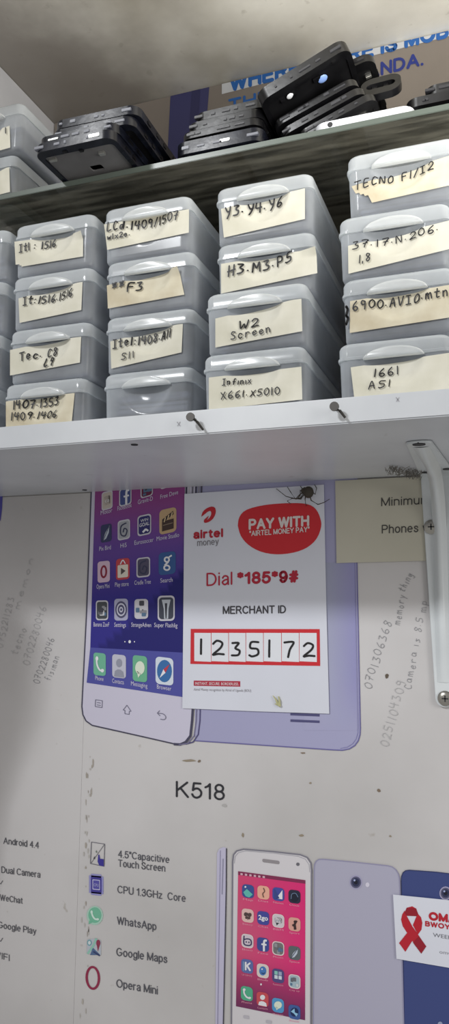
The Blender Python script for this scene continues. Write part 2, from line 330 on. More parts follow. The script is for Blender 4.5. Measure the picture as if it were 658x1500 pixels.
# handwriting: one pen path list per character on a .6 x 1 cell
GLY = {
 '0': [[(.3, 1), (.08, .75), (.05, .3), (.28, 0), (.52, .25), (.52, .75), (.3, 1)]],
 '1': [[(.3, 1), (.28, .5), (.27, 0)]],
 '2': [[(.06, .78), (.25, 1), (.5, .85), (.42, .5), (.05, .03), (.3, .08), (.58, .05)]],
 '3': [[(.08, .95), (.45, .95), (.25, .58), (.5, .4), (.42, .08), (.05, .05)]],
 '4': [[(.1, 1), (.05, .5), (.55, .52)], [(.45, .95), (.42, .5), (.4, 0)]],
 '5': [[(.5, .97), (.15, .97), (.1, .58), (.45, .5), (.48, .15), (.2, 0), (.05, .08)]],
 '6': [[(.42, 1), (.12, .6), (.08, .15), (.35, 0), (.5, .25), (.3, .45), (.1, .3)]],
 '7': [[(.05, .95), (.55, .97), (.35, .5), (.25, 0)], [(.15, .5), (.5, .53)]],
 '8': [[(.45, .9), (.2, 1), (.12, .75), (.45, .35), (.3, 0), (.08, .2), (.45, .75), (.45, .9)]],
 '9': [[(.48, .85), (.2, .98), (.1, .65), (.4, .55), (.48, .85), (.45, .4), (.4, 0)]],
 'A': [[(.03, 0), (.3, 1), (.5, 0)], [(.12, .4), (.48, .4)]],
 'C': [[(.52, .85), (.25, 1), (.06, .5), (.2, .03), (.52, .12)]],
 'd': [[(.4, .45), (.15, .45), (.08, .1), (.35, .05), (.45, .5), (.47, 1), (.48, 0)]],
 'E': [[(.5, .98), (.1, .95), (.08, .02), (.52, .05)], [(.1, .5), (.42, .52)]],
 'F': [[(.55, 1), (.12, .95), (.1, 0)], [(.1, .52), (.45, .56)]],
 'H': [[(.08, 1), (.08, 0)], [(.5, 1), (.48, 0)], [(.0, .45), (.6, .55)]],
 'I': [[(.1, 1), (.5, 1)], [(.3, 1), (.28, 0)], [(.05, 0), (.5, 0)]],
 'L': [[(.12, 1), (.08, .05), (.52, .1)]],
 'M': [[(.03, 0), (.08, .95), (.3, .4), (.5, .95), (.56, 0)]],
 'N': [[(.05, 0), (.08, 1), (.48, .05), (.5, 1)]],
 'O': [[(.3, 1), (.06, .6), (.15, .05), (.48, .2), (.5, .8), (.3, 1)]],
 'P': [[(.1, 0), (.12, .98), (.48, .9), (.45, .5), (.12, .48)]],
 'S': [[(.5, .9), (.2, 1), (.1, .7), (.45, .4), (.4, .05), (.05, .08)]],
 'T': [[(0, .95), (.6, 1)], [(.3, .97), (.26, 0)]],
 'V': [[(.05, 1), (.25, 0), (.55, 1)]],
 'W': [[(.03, 1), (.12, .02), (.3, .6), (.42, .02), (.58, 1)]],
 'X': [[(.05, .9), (.52, .05)], [(.5, .95), (.05, 0)]],
 'Y': [[(.05, 1), (.25, .55), (.5, .6)], [(.52, 1), (.45, .4), (.25, -.1)]],
 't': [[(.28, 1), (.25, .1), (.5, .08)], [(.05, .65), (.5, .68)]],
 'e': [[(.1, .35), (.45, .4), (.3, .65), (.08, .35), (.25, .02), (.5, .15)]],
 'c': [[(.48, .5), (.2, .62), (.08, .25), (.3, 0), (.5, .12)]],
 'r': [[(.1, .6), (.12, 0)], [(.12, .4), (.3, .62), (.48, .55)]],
 'n': [[(.08, .6), (.1, 0)], [(.1, .4), (.3, .62), (.45, .45), (.48, 0)]],
 'm': [[(.03, .6), (.05, 0)], [(.05, .45), (.18, .62), (.28, 0)], [(.28, .45), (.42, .62), (.55, 0)]],
 'i': [[(.3, .6), (.3, 0)]],
 'l': [[(.28, 1), (.25, 0)]],
 'f': [[(.5, .95), (.3, .95), (.25, 0)], [(.1, .5), (.45, .52)]],
 'x': [[(.08, .6), (.5, 0)], [(.5, .6), (.05, 0)]],
 'w': [[(.03, .6), (.15, .02), (.3, .45), (.42, .02), (.57, .6)]],
 'a': [[(.45, .55), (.15, .6), (.08, .15), (.35, .05), (.45, .55), (.5, 0)]],
 'o': [[(.3, .6), (.08, .3), (.3, 0), (.5, .3), (.3, .6)]],
 's': [[(.45, .55), (.15, .55), (.42, .2), (.1, .02)]],
 'h': [[(.1, 1), (.1, 0)], [(.1, .35), (.32, .58), (.45, 0)]],
 'g': [[(.45, .55), (.12, .5), (.2, .1), (.45, .5), (.42, -.3), (.1, -.25)]],
 'y': [[(.08, .6), (.25, .1)], [(.5, .6), (.15, -.35)]],
 'p': [[(.1, .6), (.08, -.35)], [(.1, .5), (.4, .55), (.4, .1), (.1, .08)]],
 '.': [[(.1, .3), (.14, .26)]], ',': [[(.1, .1), (.05, -.15)]],
 ':': [[(.1, .6), (.12, .58)], [(.1, .12), (.12, .1)]],
 '/': [[(.45, 1.05), (.05, -.05)]],
 '#': [[(.05, .2), (.55, .3), (.1, .5), (.5, .6), (.05, .75), (.55, .85)], [(.1, .9), (.2, .1)], [(.4, .95), (.45, .1)], [(.1, .1), (.55, .9)]],
 '}': [[(.1, 1), (.3, .8), (.12, .5), (.35, .3), (.05, 0)]],
}
GLY_W = {'1': .28, '.': .22, ':': .22, ',': .2, '/': .45, ' ': .35, 'i': .25, 'l': .25, 'M': .7, 'W': .7, 'm': .72, 'w': .7}

# ------------------------------------------------------------------ measured levels
ZS = ZC+.1641*U                # underside of the white shelf
ZT = ZC+.1884*U                # its top
YS = -.310*U                   # its front edge
ZCEIL = ZC+.758*U
YG = -.184                     # front edge of the glass shelf
ZG0 = ZC+.3655; ZG1 = ZG0+.005
XL = -.652*U                   # partition at the left, above the glass

# ------------------------------------------------------------------ the setting
bm = bmesh.new(); box(bm, -1.0, .45, .001, .03, .75, ZCEIL+.02)
struct('wall_back', bm, M['wall'])
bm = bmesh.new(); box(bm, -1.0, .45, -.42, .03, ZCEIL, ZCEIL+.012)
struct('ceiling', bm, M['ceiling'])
bm = bmesh.new(); box(bm, XL-.012, XL, -.30, 0.0, ZG1+.0005, ZCEIL-.0005)
struct('wall_left', bm, M['partition'])
bm = bmesh.new()                # unseen tapering panel, added left of the view to shade the wall
for x in (-.605, -.590): face(bm, [(x, 0, .75), (x, -.02, .75), (x, -.19, 1.40), (x, -.285, 1.56), (x, -.285, ZS-.002), (x, 0, ZS-.002)])
bmesh.ops.bridge_loops(bm, edges=bm.edges[:])
struct('added_shade_panel', bm, M['partition'])

# ------------------------------------------------------------------ printed banners on the wall
def wallmap(x, y, lay): return W(x, y, -.0012-LAY*lay)
def P(): return Print(wallmap)
INK = flat((58, 58, 62)); GREY = flat((150, 150, 156))
def c_(r, g, b_, k=1.0): return flat((r, g, b_), .45, gain=k)
SHD = 1.75                      # the strip under the shelf is in its shade: prints there are paler than they look

def stain(par, x, y, w, h, col, name='stain', lay=1, n=9):
    p = P(); p.poly([(x+w/2*math.cos(2*math.pi*k/n)*random.uniform(.6, 1.1), y+h/2*math.sin(2*math.pi*k/n)*random.uniform(.6, 1.1)) for k in range(n)], col, lay)
    return p.done(name, par)

# upper banner, between glass shelf and ceiling
ub = thing('slogan_banner', 'pale upper banner with blue slogan and purple stripe on the wall above the glass shelf', 'banner', (-.1, 0, ZT))
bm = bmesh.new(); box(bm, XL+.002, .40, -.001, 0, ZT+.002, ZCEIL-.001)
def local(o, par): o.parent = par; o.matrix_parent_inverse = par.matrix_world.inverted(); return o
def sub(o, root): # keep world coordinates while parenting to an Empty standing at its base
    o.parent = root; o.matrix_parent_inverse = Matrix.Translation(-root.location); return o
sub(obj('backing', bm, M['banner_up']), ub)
def cut_top(o):
    b2 = bmesh.new(); b2.from_mesh(o.data)
    bmesh.ops.bisect_plane(b2, geom=b2.verts[:]+b2.edges[:]+b2.faces[:], plane_co=(0, 0, ZCEIL-.001), plane_no=(0, 0, 1), clear_outer=True)
    b2.to_mesh(o.data); b2.free(); return o
p = P(); p.poly([(252, 100), (309, 100), (290, 330), (240, 330)], c_(62, 62, 102, 1.0), 1)
p.poly([(283, 100), (296, 100), (280, 330), (268, 330)], c_(52, 52, 88, 1.0), 2)
sub(cut_top(p.done('printed_stripe', None)), ub)
p = P(); p.poly([(325, 138), (325, 100), (700, 0), (700, 42)], c_(196, 198, 202, 1.0), 1)
sub(cut_top(p.done('white_band', None)), ub)
BL = c_(40, 92, 160, 1.1)
p = P(); p.text('WHERE THERE IS MOBILE', (336, 134.5), (700, 44), 22, BL, 2, .03, (0, -1)); sub(cut_top(p.done('printed_text', None)), ub)
p = P(); p.text('THERE', (334, 164), (437, 139), 18, BL, 2, .02, (0, -1)); sub(p.done('printed_text', None), ub)
NB = c_(38, 50, 120, 1.1)
p = P(); p.text('UGANDA.', (497, 125.5), (621, 95), 19.5, NB, 2, .02, (0, -1)); sub(p.done('printed_text', None), ub)

# lower banners: the left one ends at the stained seam
def seam(y): return 134.5-(y-722)*.034
zl = .75
lb = thing('feature_banner', 'pale banner strip at far left, feature words and pencil scrawls, left of the stained seam', 'banner', (-.6, 0, zl))
a = W(seam(722), 722); b2_ = W(seam(1500), 1500)
kx = (a.x-b2_.x)/(a.z-b2_.z)
xs = lambda z: a.x+kx*(z-a.z)
def sheet(pts, t=.0009):
    bm = bmesh.new(); f = face(bm, [(x, 0, z) for x, z in pts]); r = bmesh.ops.extrude_face_region(bm, geom=[f])
    for v in r['geom']:
        if isinstance(v, bmesh.types.BMVert): v.co.y -= t
    bmesh.ops.recalc_face_normals(bm, faces=bm.faces[:]); return bm
sub(obj('backing', sheet([(-.588, zl), (xs(zl)-.00012, zl), (xs(ZS)-.00012, ZS-.001), (-.588, ZS-.001)]), M['banner']), lb)
rb = thing('phone_advert_banner', 'large phone advert banner with printed handsets on the wall under the white shelf', 'banner', (-.1, 0, zl))
sub(obj('backing', sheet([(xs(zl)+.00012, zl), (.40, zl), (.40, ZS-.001), (xs(ZS)+.00012, ZS-.001)]), M['banner']), rb)

p = P()
p.poly([(-30, 700), (4, 724), (3, 745), (1, 762), (-30, 800)], c_(78, 74, 150, 1.2), 1); sub(p.done('printed_picture', None), lb)
DK = flat((92, 92, 98))
for t, x0, y0, x1, y1, cp in (('Android 4.4', 5, 1236, 57, 1243, 9.5), ('Dual Camera', 2, 1278.5, 59, 1286, 9.5), ('WeChat', 0, 1319, 33, 1324, 9), ('Google Play', -3, 1359, 53, 1369, 9.5), ('WIFI', -10, 1402, 14, 1408, 9.5)):
    p = P(); p.text(t, (x0, y0), (x1, y1), cp, DK, 1, 0); sub(p.done('printed_text', None), lb)
for x, y in ((2, 1295), (2, 1379)):
    p = P(); p.line([(x-4, y-2), (x-1, y), (x+2, y-5)], 1, DK, 1); sub(p.done('tick_mark', None), lb)
PEN = flat((146, 146, 150)); PENF = flat((180, 179, 180))
def scrawl(par, t, p0, p1, cap, m=PEN, w=.8, name='pencil_writing'):
    d = Vector(p1)-Vector(p0); u = Vector((d.y, -d.x))
    p = P(); p.hand(t, p0, p1, cap*1.3, m, w*.8, 1, (u.x, u.y), .12); return sub(p.done(name, None), par)
scrawl(lb, '0702280046', (57, 1002), (80, 936), 7.5); scrawl(lb, 'fisiman', (74, 998), (87, 962), 7)
scrawl(lb, '0702280046', (42, 975), (68, 890), 8, PENF); scrawl(lb, 'tecno', (24, 960), (40, 922), 8, PENF)
scrawl(lb, '0752211283', (4, 950), (20, 876), 7, PENF); scrawl(lb, 'memon', (27, 893), (50, 818), 6, PENF)

# the big printed handset
bp = None
OUT = c_(92, 90, 110); BODY = c_(214, 211, 226)
p = P()
body = [(134, 712), (127, 894), (120, 1035), (121.5, 1047), (126, 1056), (135, 1062.5), (200, 1077), (255, 1089.5), (264, 1090.5), (272, 1087), (279, 1078), (281.5, 1055), (286, 712)]
p.poly(body, c_(206, 202, 220), 2)
p.line(body[:9], 1.8, c_(70, 68, 88), 3)
p.line([(255, 1090), (264, 1090.5), (272, 1087), (279, 1078), (281.5, 1055), (283, 1030), (284, 1000)], 3.5, c_(72, 70, 92), 3)
p.line([(262, 1091), (275, 1089), (284.5, 1078), (287.5, 1056), (289, 1020)], 1.6, c_(118, 114, 146), 3)
p.line([(272, 1090), (283, 1087), (290.5, 1076), (293, 1056), (294, 1020)], 1.8, c_(82, 78, 120), 3)
for x, cc in ((272, (60, 58, 78)), (276, (190, 188, 196)), (281, (120, 118, 132)), (286, (66, 64, 84)), (290, (150, 148, 160)), (294, (80, 78, 96))):
    p.line([(x+1.5, 706), (x, 760)], 2.6, c_(*cc), 3)
bp = sub(p.done('printed_phone', None, 'large front-view handset picture with app screen'), rb)
def keep(o, par, root):        # sub-part: its parent is a part that already carries the world offset
    o.parent = par; return o
def grid_print(TL, TR, BR, BL, cols, lay, n=10, mname='grad'):
    bm = bmesh.new(); cl = bm.loops.layers.color.new('Col')
    lerp = lambda a, b_, t: tuple(a[i]+(b_[i]-a[i])*t for i in range(len(a)))
    g = {}; cc = {}
    for j in range(n+1):
        for i in range(n+1):
            u, v = i/n, j/n
            q = lerp(lerp(TL, TR, u), lerp(BL, BR, u), v)
            g[i, j] = bm.verts.new(wallmap(q[0], q[1], lay)); cc[i, j] = cols(u, v)
    for j in range(n):
        for i in range(n):
            idx = [(i, j), (i, j+1), (i+1, j+1), (i+1, j)]
            f = bm.faces.new([g[k] for k in idx])
            for lp, k in zip(f.loops, idx):
                r = [min(.9, lin(v)) for v in cc[k]]
                # byte colour layer is stored as sRGB
                lp[cl] = (*[max(0, min(1, v/255)) for v in cc[k]], 1)
    bm.normal_update()
    for f in bm.faces:
        if f.normal.y > 0: f.normal_flip()
    return bm
def mixc(a, b_, t): t = max(0, min(1, t)); return tuple(a[i]+(b_[i]-a[i])*t for i in range(3))
def scr1(u, v):
    base = mixc((150, 78, 150), (98, 66, 150), v*2.6)
    if v < .3: base = mixc((142, 62, 128), base, v/.3)
    base = mixc(base, (44, 38, 136), (v-.4)*3.2+.25*(u-.5))
    if v+.55*u > 1.06: base = mixc(base, (22, 18, 104), .9)
    return base
keep(obj('screen', grid_print((139.5, 713), (271, 706), (268, 956), (132.3, 948.5), scr1, 4, 26), M['grad']), bp, rb)
p = P(); p.poly([(132.3, 948.5), (268, 956), (267.5, 1021), (127, 1000)], c_(78, 80, 160), 4); keep(p.done('dock', None), bp, rb)
WH = c_(232, 232, 238)
def icon(par, cx, cy, w, h, col, glyph, sl=0.0, cap=None, capy=0, capsl=0.0, lay=6, ring=None, capcol=None, capw=None, caph=6, r=.22, k=1.0):
    p = P()
    if ring: p.rr(cx, cy, w, h, ring, lay, r, sl); p.rr(cx, cy, w*.84, h*.86, col, lay+1, r, sl)
    else: p.rr(cx, cy, w, h, col, lay, r, sl)
    S = lambda x, y: (cx+x*w, cy+y*h+sl*x*w)
    l2 = lay+2; g = glyph
    if g == 'phone': p.line(smooth([S(-.24, -.3), S(-.22, 0), S(-.02, .24), S(.28, .3)]), w*.13, WH, l2); p.ell(*S(-.22, -.24), w*.24, h*.2, WH, l2); p.ell(*S(.22, .27), w*.28, h*.16, WH, l2)
    elif g == 'person': p.ell(*S(0, -.14), w*.42, h*.36, c_(150, 152, 168) if par is bp else WH, l2); p.poly([S(-.36, .46), S(-.3, .22), S(-.1, .14), S(.1, .14), S(.3, .22), S(.36, .46)], c_(150, 152, 168) if par is bp else WH, l2)
    elif g == 'bubble': p.ell(*S(0, -.03), w*.66, h*.52, c_(224, 232, 214), l2); p.poly([S(-.22, .1), S(-.12, .36), S(.08, .18)], c_(224, 232, 214), l2)
    elif g == 'compass':
        p.ell(cx, cy, w*.84, h*.82, c_(56, 110, 170), lay+1); p.poly([S(.3, -.28), S(.06, .06), S(-.06, -.06)], c_(190, 60, 80), l2); p.poly([S(-.28, .28), S(.06, .06), S(-.06, -.06)], WH, l2)
    elif g == 'f': p.line(smooth([S(.3, -.32), S(.12, -.3), S(.08, 0), S(.08, .46)]), w*.17, WH, l2); p.line([S(-.12, -.02), S(.28, -.02)], w*.14, WH, l2)
    elif g == 'ring': p.ell(cx, cy, w*.56, h*.62, c_(140, 36, 60), lay+1, sl=sl); p.ell(cx, cy, w*.26, h*.42, col, l2, sl=sl)
    elif g == 'bag': p.rr(cx, cy+h*.1, w*.76, h*.6, c_(226, 220, 206), lay+1, .1, sl); p.poly([S(-.14, -.06), S(-.14, .26), S(.2, .1)], c_(90, 80, 80), l2); p.line(smooth([S(-.18, -.24), S(0, -.42), S(.18, -.24)]), w*.08, WH, l2)
    elif g == 'g': p.ell(*S(-.02, -.16), w*.36, h*.28, WH, l2); p.ell(*S(-.02, -.16), w*.16, h*.13, col, l2+1); p.ell(*S(-.02, .2), w*.42, h*.28, WH, l2); p.ell(*S(-.02, .2), w*.22, h*.13, col, l2+1); p.line([S(.1, -.26), S(.26, -.32)], w*.09, WH, l2); p.line([S(.06, -.05), S(-.14, .08)], w*.1, WH, l2)
    elif g == 'gear':
        for q, cc in ((.86, (80, 78, 110)), (.66, (205, 205, 222)), (.5, (80, 78, 110)), (.28, (205, 205, 222)), (.14, (80, 78, 110))): p.ell(cx, cy, w*q, h*q*.9, c_(*cc), l2); l2 += 1
    elif g == 'clapper':
        p.poly([S(-.34, -.02), S(.34, -.05), S(.34, .36), S(-.34, .38)], c_(70, 52, 48), l2)
        p.poly([S(-.34, -.1), S(.3, -.36), S(.34, -.22), S(-.3, .02)], c_(60, 46, 44), l2)
        for t in (-.22, -.02, .18): p.line([S(t, -.06-t*.35), S(t+.08, -.24-t*.35)], w*.06, c_(214, 190, 150), l2+1)
        p.line([S(-.28, .14), S(.28, .12)], w*.04, c_(150, 130, 110), l2+1)
    elif g == 'torch': p.poly([S(-.26, -.34), S(.26, -.34), S(.14, .02), S(.12, .42), S(-.12, .42), S(-.14, .02)], c_(190, 196, 206), l2); p.poly([S(-.08, -.2), S(.06, -.2), S(.02, .4), S(-.04, .4)], c_(50, 52, 64), l2+1)
    elif g == 'goal': p.text('WIN', S(-.28, -.16), S(.28, -.18), h*.14, WH, l2); p.text('GOAL', S(-.36, .06), S(.36, .04), h*.17, WH, l2, .01); p.line([S(-.1, .34), S(.1, .22), S(.28, .32)], w*.14, WH, l2)
    elif g == 'feather': p.poly([S(-.3, .4), S(-.1, 0), S(.3, -.4), S(.24, 0), S(0, .3)], c_(190, 200, 214), l2); p.line([S(-.3, .42), S(.26, -.34)], w*.05, c_(60, 64, 90), l2+1)
    elif g == 'swirl': p.line(smooth([S(.2, -.32), S(-.22, -.2), S(-.24, .2), S(.1, .32), S(.26, .06), S(.04, -.06), S(-.06, .12)]), w*.1, c_(60, 62, 90), l2)
    elif g == 'card': p.rr(cx, cy, w*.56, h*.5, c_(70, 66, 84), lay+1, .2, sl); p.text('ca', S(-.2, .1), S(.2, .08), h*.2, WH, l2)
    elif g == 'blocks':
        for q in range(7):
            x, y = random.uniform(-.28, .28), random.uniform(-.3, .3); p.rr(*S(x, y), w*random.uniform(.15, .4), h*random.uniform(.12, .3), c_(*random.choice([(70, 70, 80), (150, 150, 156), (110, 112, 120), (210, 210, 214), (90, 120, 150)])), l2+q*.3, .2, sl)
    elif g == 'butterfly':
        for s_ in (-1, 1): p.ell(*S(.17*s_, -.08), w*.3, h*.3, c_(84, 66, 66), l2); p.ell(*S(.12*s_, .16), w*.2, h*.2, c_(84, 66, 66), l2)
        p.line([S(0, -.2), S(0, .3)], w*.06, c_(84, 66, 66), l2)
    elif g == 'slash': p.poly([S(-.34, .4), S(-.34, -.36), S(.1, .3)], c_(60, 76, 140), l2); p.poly([S(-.2, .34), S(.34, -.36), S(.34, .34)], WH, l2)
    elif g == 'hill': p.poly([S(-.4, .12), S(-.1, -.16), S(.4, .2), S(.1, .46), S(-.2, .4)], c_(100, 190, 180), l2); p.ell(*S(-.22, -.3), w*.16, h*.14, WH, l2)
    elif g == 'dots': p.line(smooth([S(-.28, -.34), S(-.3, .22), S(0, .32), S(.3, .22), S(.28, -.1), S(0, -.16), S(-.26, -.08)]), w*.1, c_(56, 56, 92), l2); p.ell(*S(-.1, .08), w*.12, h*.12, c_(56, 56, 92), l2); p.ell(*S(.12, .08), w*.12, h*.12, c_(56, 56, 92), l2)
    elif g == '2go': p.text('2go', S(-.4, .14), S(.4, .14), h*.34, WH, l2, .03)
    elif g == 'chat': p.rr(*S(0, -.04), w*.62, h*.46, c_(44, 52, 62), lay+1, .3, sl); p.text('m', S(-.2, .08), S(.2, .08), h*.2, c_(150, 170, 180), l2); p.poly([S(-.2, .14), S(-.14, .36), S(.06, .16)], c_(44, 52, 62), l2)
    elif g == 'figure': p.ell(*S(.04, -.2), w*.22, h*.2, c_(62, 44, 44), l2); p.line(smooth([S(.18, -.28), S(0, 0), S(-.16, .1)]), w*.16, c_(62, 44, 44), l2); p.line([S(0, -.02), S(.06, .36)], w*.2, c_(62, 44, 44), l2)
    elif g == 'dial': p.ell(cx, cy+h*.1, w*.62, h*.6, c_(30, 34, 52), l2); p.line(smooth([S(-.28, .2), S(-.22, -.16), S(.1, -.26), S(.3, 0)]), w*.06, c_(110, 130, 160), l2+1)
    elif g == 'blob': p.ell(cx, cy, w*.6, h*.66, c_(74, 124, 190), l2); p.ell(*S(-.06, -.12), w*.12, h*.12, WH, l2+1); p.line(smooth([S(-.1, .14), S(.04, .2), S(.16, .1)]), w*.06, c_(40, 50, 80), l2+1)
    elif g == 'window':
        for x in (-.17, .17):
            for y in (-.2, .1): p.rr(*S(x, y), w*.28, h*.26, c_(*random.choice([(210, 220, 230), (140, 200, 190), (160, 170, 200)])), l2, .1, sl)
    elif g == 'K': p.text('K', S(-.18, .3), S(.3, .3), h*.6, WH, l2, .02); p.line([S(-.3, -.3), S(-.3, .36)], w*.14, c_(120, 150, 190), l2)
    elif g == 'globe': p.ell(cx, cy, w*.66, h*.62, c_(30, 44, 90), l2); p.poly([S(-.3, 0), S(0, -.26), S(.04, .02), S(.3, .06), S(.16, .28), S(-.06, .1)], c_(150, 200, 232), l2+1)
    elif g == 'flower':
        for q in range(5): p.ell(*S(.2*math.cos(q*1.257), .18*math.sin(q*1.257)), w*.26, h*.24, c_(224, 170, 150), l2)
    elif g == 'slim': p.line(smooth([S(.0, -.34), S(.1, -.1), S(-.06, .1), S(.02, .36)]), w*.08, c_(110, 80, 70), l2)
    elif g == 'O2': p.ell(cx, cy, w*.5, h*.5, WH, l2)
    if cap:
        cw = capw or len(cap)*2.9
        p.text(cap, (cx-cw/2, capy-capsl*cw/2+caph/2), (cx+cw/2, capy+capsl*cw/2+caph/2), caph, capcol or c_(206, 200, 222), lay, .0)
    return keep(p.done('app_icon', None), par, rb)
SL = lambda y: (y-905)*.00158
rows = [
 (157, 733, 16, 27, (200, 190, 180), 'card', 'Motor', 156, 749.5, 17), (183.6, 727.5, 18, 26, (72, 84, 140), 'f', 'Facebook', 182.7, 742.5, 21),
 (215, 717, 18, 22, (110, 40, 74), 'blocks', 'Gravit-D', 213, 733, 22), (246, 706, 22, 16, (150, 150, 160), 'blocks', 'Free Deve', 248, 724.5, 26),
 (155.6, 781, 16, 26, (58, 62, 100), 'feather', 'Pix Bird', 154, 803, 17), (181.5, 776, 18, 29, (170, 172, 180), 'swirl', 'Hi5', 181, 799, 9),
 (211.5, 769, 20, 30, (48, 46, 110), 'goal', 'Eurosoccer', 211, 793, 28), (246, 763, 25, 36, (196, 166, 128), 'clapper', 'Movie Studio', 246, 786.5, 33),
 (152, 837.5, 18, 31, (214, 186, 206), 'ring', 'Opera Mini', 151, 859, 19), (180, 833.5, 20, 31, (196, 70, 78), 'bag', 'Play store', 178.5, 856, 20),
 (210, 831, 20, 29, (84, 80, 104), 'swirl', 'Cradle Tree', 209, 853, 24), (245, 825, 25, 33, (54, 92, 150), 'g', 'Search', 244, 850, 18),
 (149.5, 894, 18, 29, (70, 74, 78), 'blocks', 'Banana ZonF', 148.6, 915, 23), (177.5, 893, 20, 32, (176, 176, 204), 'gear', 'Settings', 176, 915.5, 17),
 (207, 892, 20, 29, (212, 210, 218), 'blocks', 'StrangeAdven', 207, 915.5, 29), (243.5, 891, 25, 37, (66, 70, 84), 'torch', 'Super Flashlig', 243, 916, 34),
 (146, 973, 18, 33, (112, 182, 152), 'phone', 'Phone', 145.6, 994, 12), (174.5, 976, 20, 34, (196, 196, 210), 'person', 'Contacts', 173, 998.5, 17),
 (205, 979.5, 21, 38, (110, 180, 144), 'bubble', 'Messaging', 204, 1003, 24), (241, 983, 26, 40, (214, 222, 234), 'compass', 'Browser', 240.5, 1007.5, 21)]
for x, y, w, h, col, g, cap, cx, cy, cw in rows:
    rg_ = c_(206, 204, 214) if g in ('torch', 'goal', 'f', 'card', 'swirl', 'blocks') else None
    o = icon(bp, x, y, w, h, c_(*col), g, SL(y), None, ring=rg_)
    p = P(); s_ = SL(cy); p.text(cap, (cx-cw/2, cy-s_*cw/2+2.8), (cx+cw/2, cy+s_*cw/2+2.8), 6.2, c_(212, 208, 228), 6); keep(p.done('caption', None), bp, rb)
for x, q in ((183, 2), (190, 4.6), (197, 2)):
    p = P(); p.ell(x, 940, q*.8, q, WH, 6); keep(p.done('page_dot', None), bp, rb)
NV = c_(120, 118, 138)
p = P(); p.line([(140, 1025), (150, 1026.5), (149.5, 1036.5), (139.5, 1035)], 1, NV, 4, True)
for q in (1029, 1032.5): p.line([(142, q), (147.5, q+.9)], 1, NV, 4)
keep(p.done('menu_key', None), bp, rb)
p = P(); p.line([(180.5, 1040), (186, 1033), (192, 1042), (189.5, 1041.8), (189.3, 1046.5), (183, 1045.5), (183, 1040.4)], 1, NV, 4, True); keep(p.done('home_key', None), bp, rb)
p = P(); p.line([(234, 1041), (230.5, 1044.5), (234.5, 1048.5)], 1.1, NV, 4); p.line(smooth([(231, 1044.6), (239, 1045.8), (243, 1050), (241, 1054), (235, 1053.5)]), 1.1, NV, 4); keep(p.done('back_key', None), bp, rb)

# lavender back of the big handset, behind the sticker and the cream sheet
p = P(); bk = [(283, 706), (524, 700), (523, 823), (528, 1067), (527.6, 1076), (525, 1085), (520, 1092), (512, 1097), (502, 1099), (489, 1098.5), (286, 1085)]
p.poly(bk, c_(166, 165, 198), 1)
p.line(bk[2:], 1.6, c_(110, 106, 160), 2); p.line([(x-3, y-2.5) for x, y in bk[2:9]], .9, c_(130, 126, 176), 2)
b2p = sub(p.done('printed_phone', None, 'lavender rear-view handset picture behind the payment sticker'), rb)
keep(obj('printed_panel', grid_print((440, 824), (519.5, 824), (523.5, 1070), (446, 1070), lambda u, v: mixc(mixc((166, 170, 186), (176, 178, 202), v), (150, 148, 194), max(0, (u-.35)*1.5)) if v < .7 else mixc(mixc(mixc((166, 170, 186), (176, 178, 202), v), (150, 148, 194), max(0, (u-.35)*1.5)), (166, 165, 198), (v-.7)/.3), 2, 12), M['grad']), b2p, rb)
for y in (1046, 1055.5):
    p = P(); p.line([(426, y), (468, y+1.8)], 3.6, c_(80, 78, 120), 3); keep(p.done('speaker_slot', None), b2p, rb)

p = P(); p.text('K518', (257.5, 1167.5), (329.5, 1172.5), 23.5, flat((44, 44, 50)), 1, .0); sub(p.done('printed_text', None), rb)
FT = flat((86, 86, 94))
for t, x0, y0, x1, y1, cp in (('4.5"Capacitive', 173, 1256, 248, 1264.5, 10.5), ('Touch Screen', 173, 1269.5, 242, 1277, 10.5), ('CPU 1.3GHz  Core', 172, 1308, 272, 1321.5, 11),
                              ('WhatsApp', 171.5, 1354, 229, 1363, 11.5), ('Google Maps', 170.5, 1400, 245, 1411, 12), ('Opera Mini', 170.5, 1446, 231, 1457, 12)):
    p = P(); p.text(t, (x0, y0), (x1, y1), cp, FT, 1, 0); sub(p.done('printed_text', None), rb)
def feat(f): p = P(); f(p); return sub(p.done('feature_icon', None), rb)
def f1(p):
    p.line([(134, 1233.5), (153.5, 1236.5), (152.5, 1269), (132.5, 1265)], 1, flat((110, 108, 118)), 1, True); p.line([(133, 1265), (153, 1237)], .8, flat((120, 118, 126)), 1)
    p.poly([(144, 1252), (145.6, 1252), (146.5, 1258), (151.8, 1258.5), (152, 1269), (145.5, 1268), (143, 1262)], c_(62, 54, 150), 2)
    p.poly([(136.5, 1258), (139, 1254), (139.2, 1258.5)], flat((70, 70, 80)), 2); p.poly([(140, 1247), (141.5, 1245.5), (142.5, 1248.5), (141, 1249.5)], flat((120, 130, 120)), 2)
feat(f1)
def f2(p):
    p.rr(141, 1296, 21, 26, c_(150, 148, 204), 1, .05, .1); p.rr(141, 1296, 15, 31, c_(150, 148, 204), 1, .05, .1); p.rr(141, 1296, 15.5, 22, c_(70, 62, 150), 2, .05, .1)
    p.rr(141, 1296, 11, 15, c_(200, 198, 230), 3, .1, .1); p.rr(141, 1296, 9, 12.5, c_(90, 84, 168), 4, .1, .1); p.text('CPU', (137.5, 1298), (144.5, 1299), 4, c_(190, 190, 226), 5)
feat(f2)
def f3(p):
    p.ell(139, 1341, 24, 28, c_(176, 212, 196), 1); p.ell(139, 1340.5, 19, 23, c_(120, 190, 160), 2); p.poly([(131, 1348), (129.5, 1354), (136, 1351)], c_(120, 190, 160), 2)
    p.line(smooth([(134, 1335), (135.5, 1341), (139, 1346), (144, 1347)]), 2.4, c_(214, 236, 226), 3); p.ell(134.2, 1336, 3.4, 5, c_(214, 236, 226), 3); p.ell(143, 1346.6, 4.4, 3.4, c_(214, 236, 226), 3)
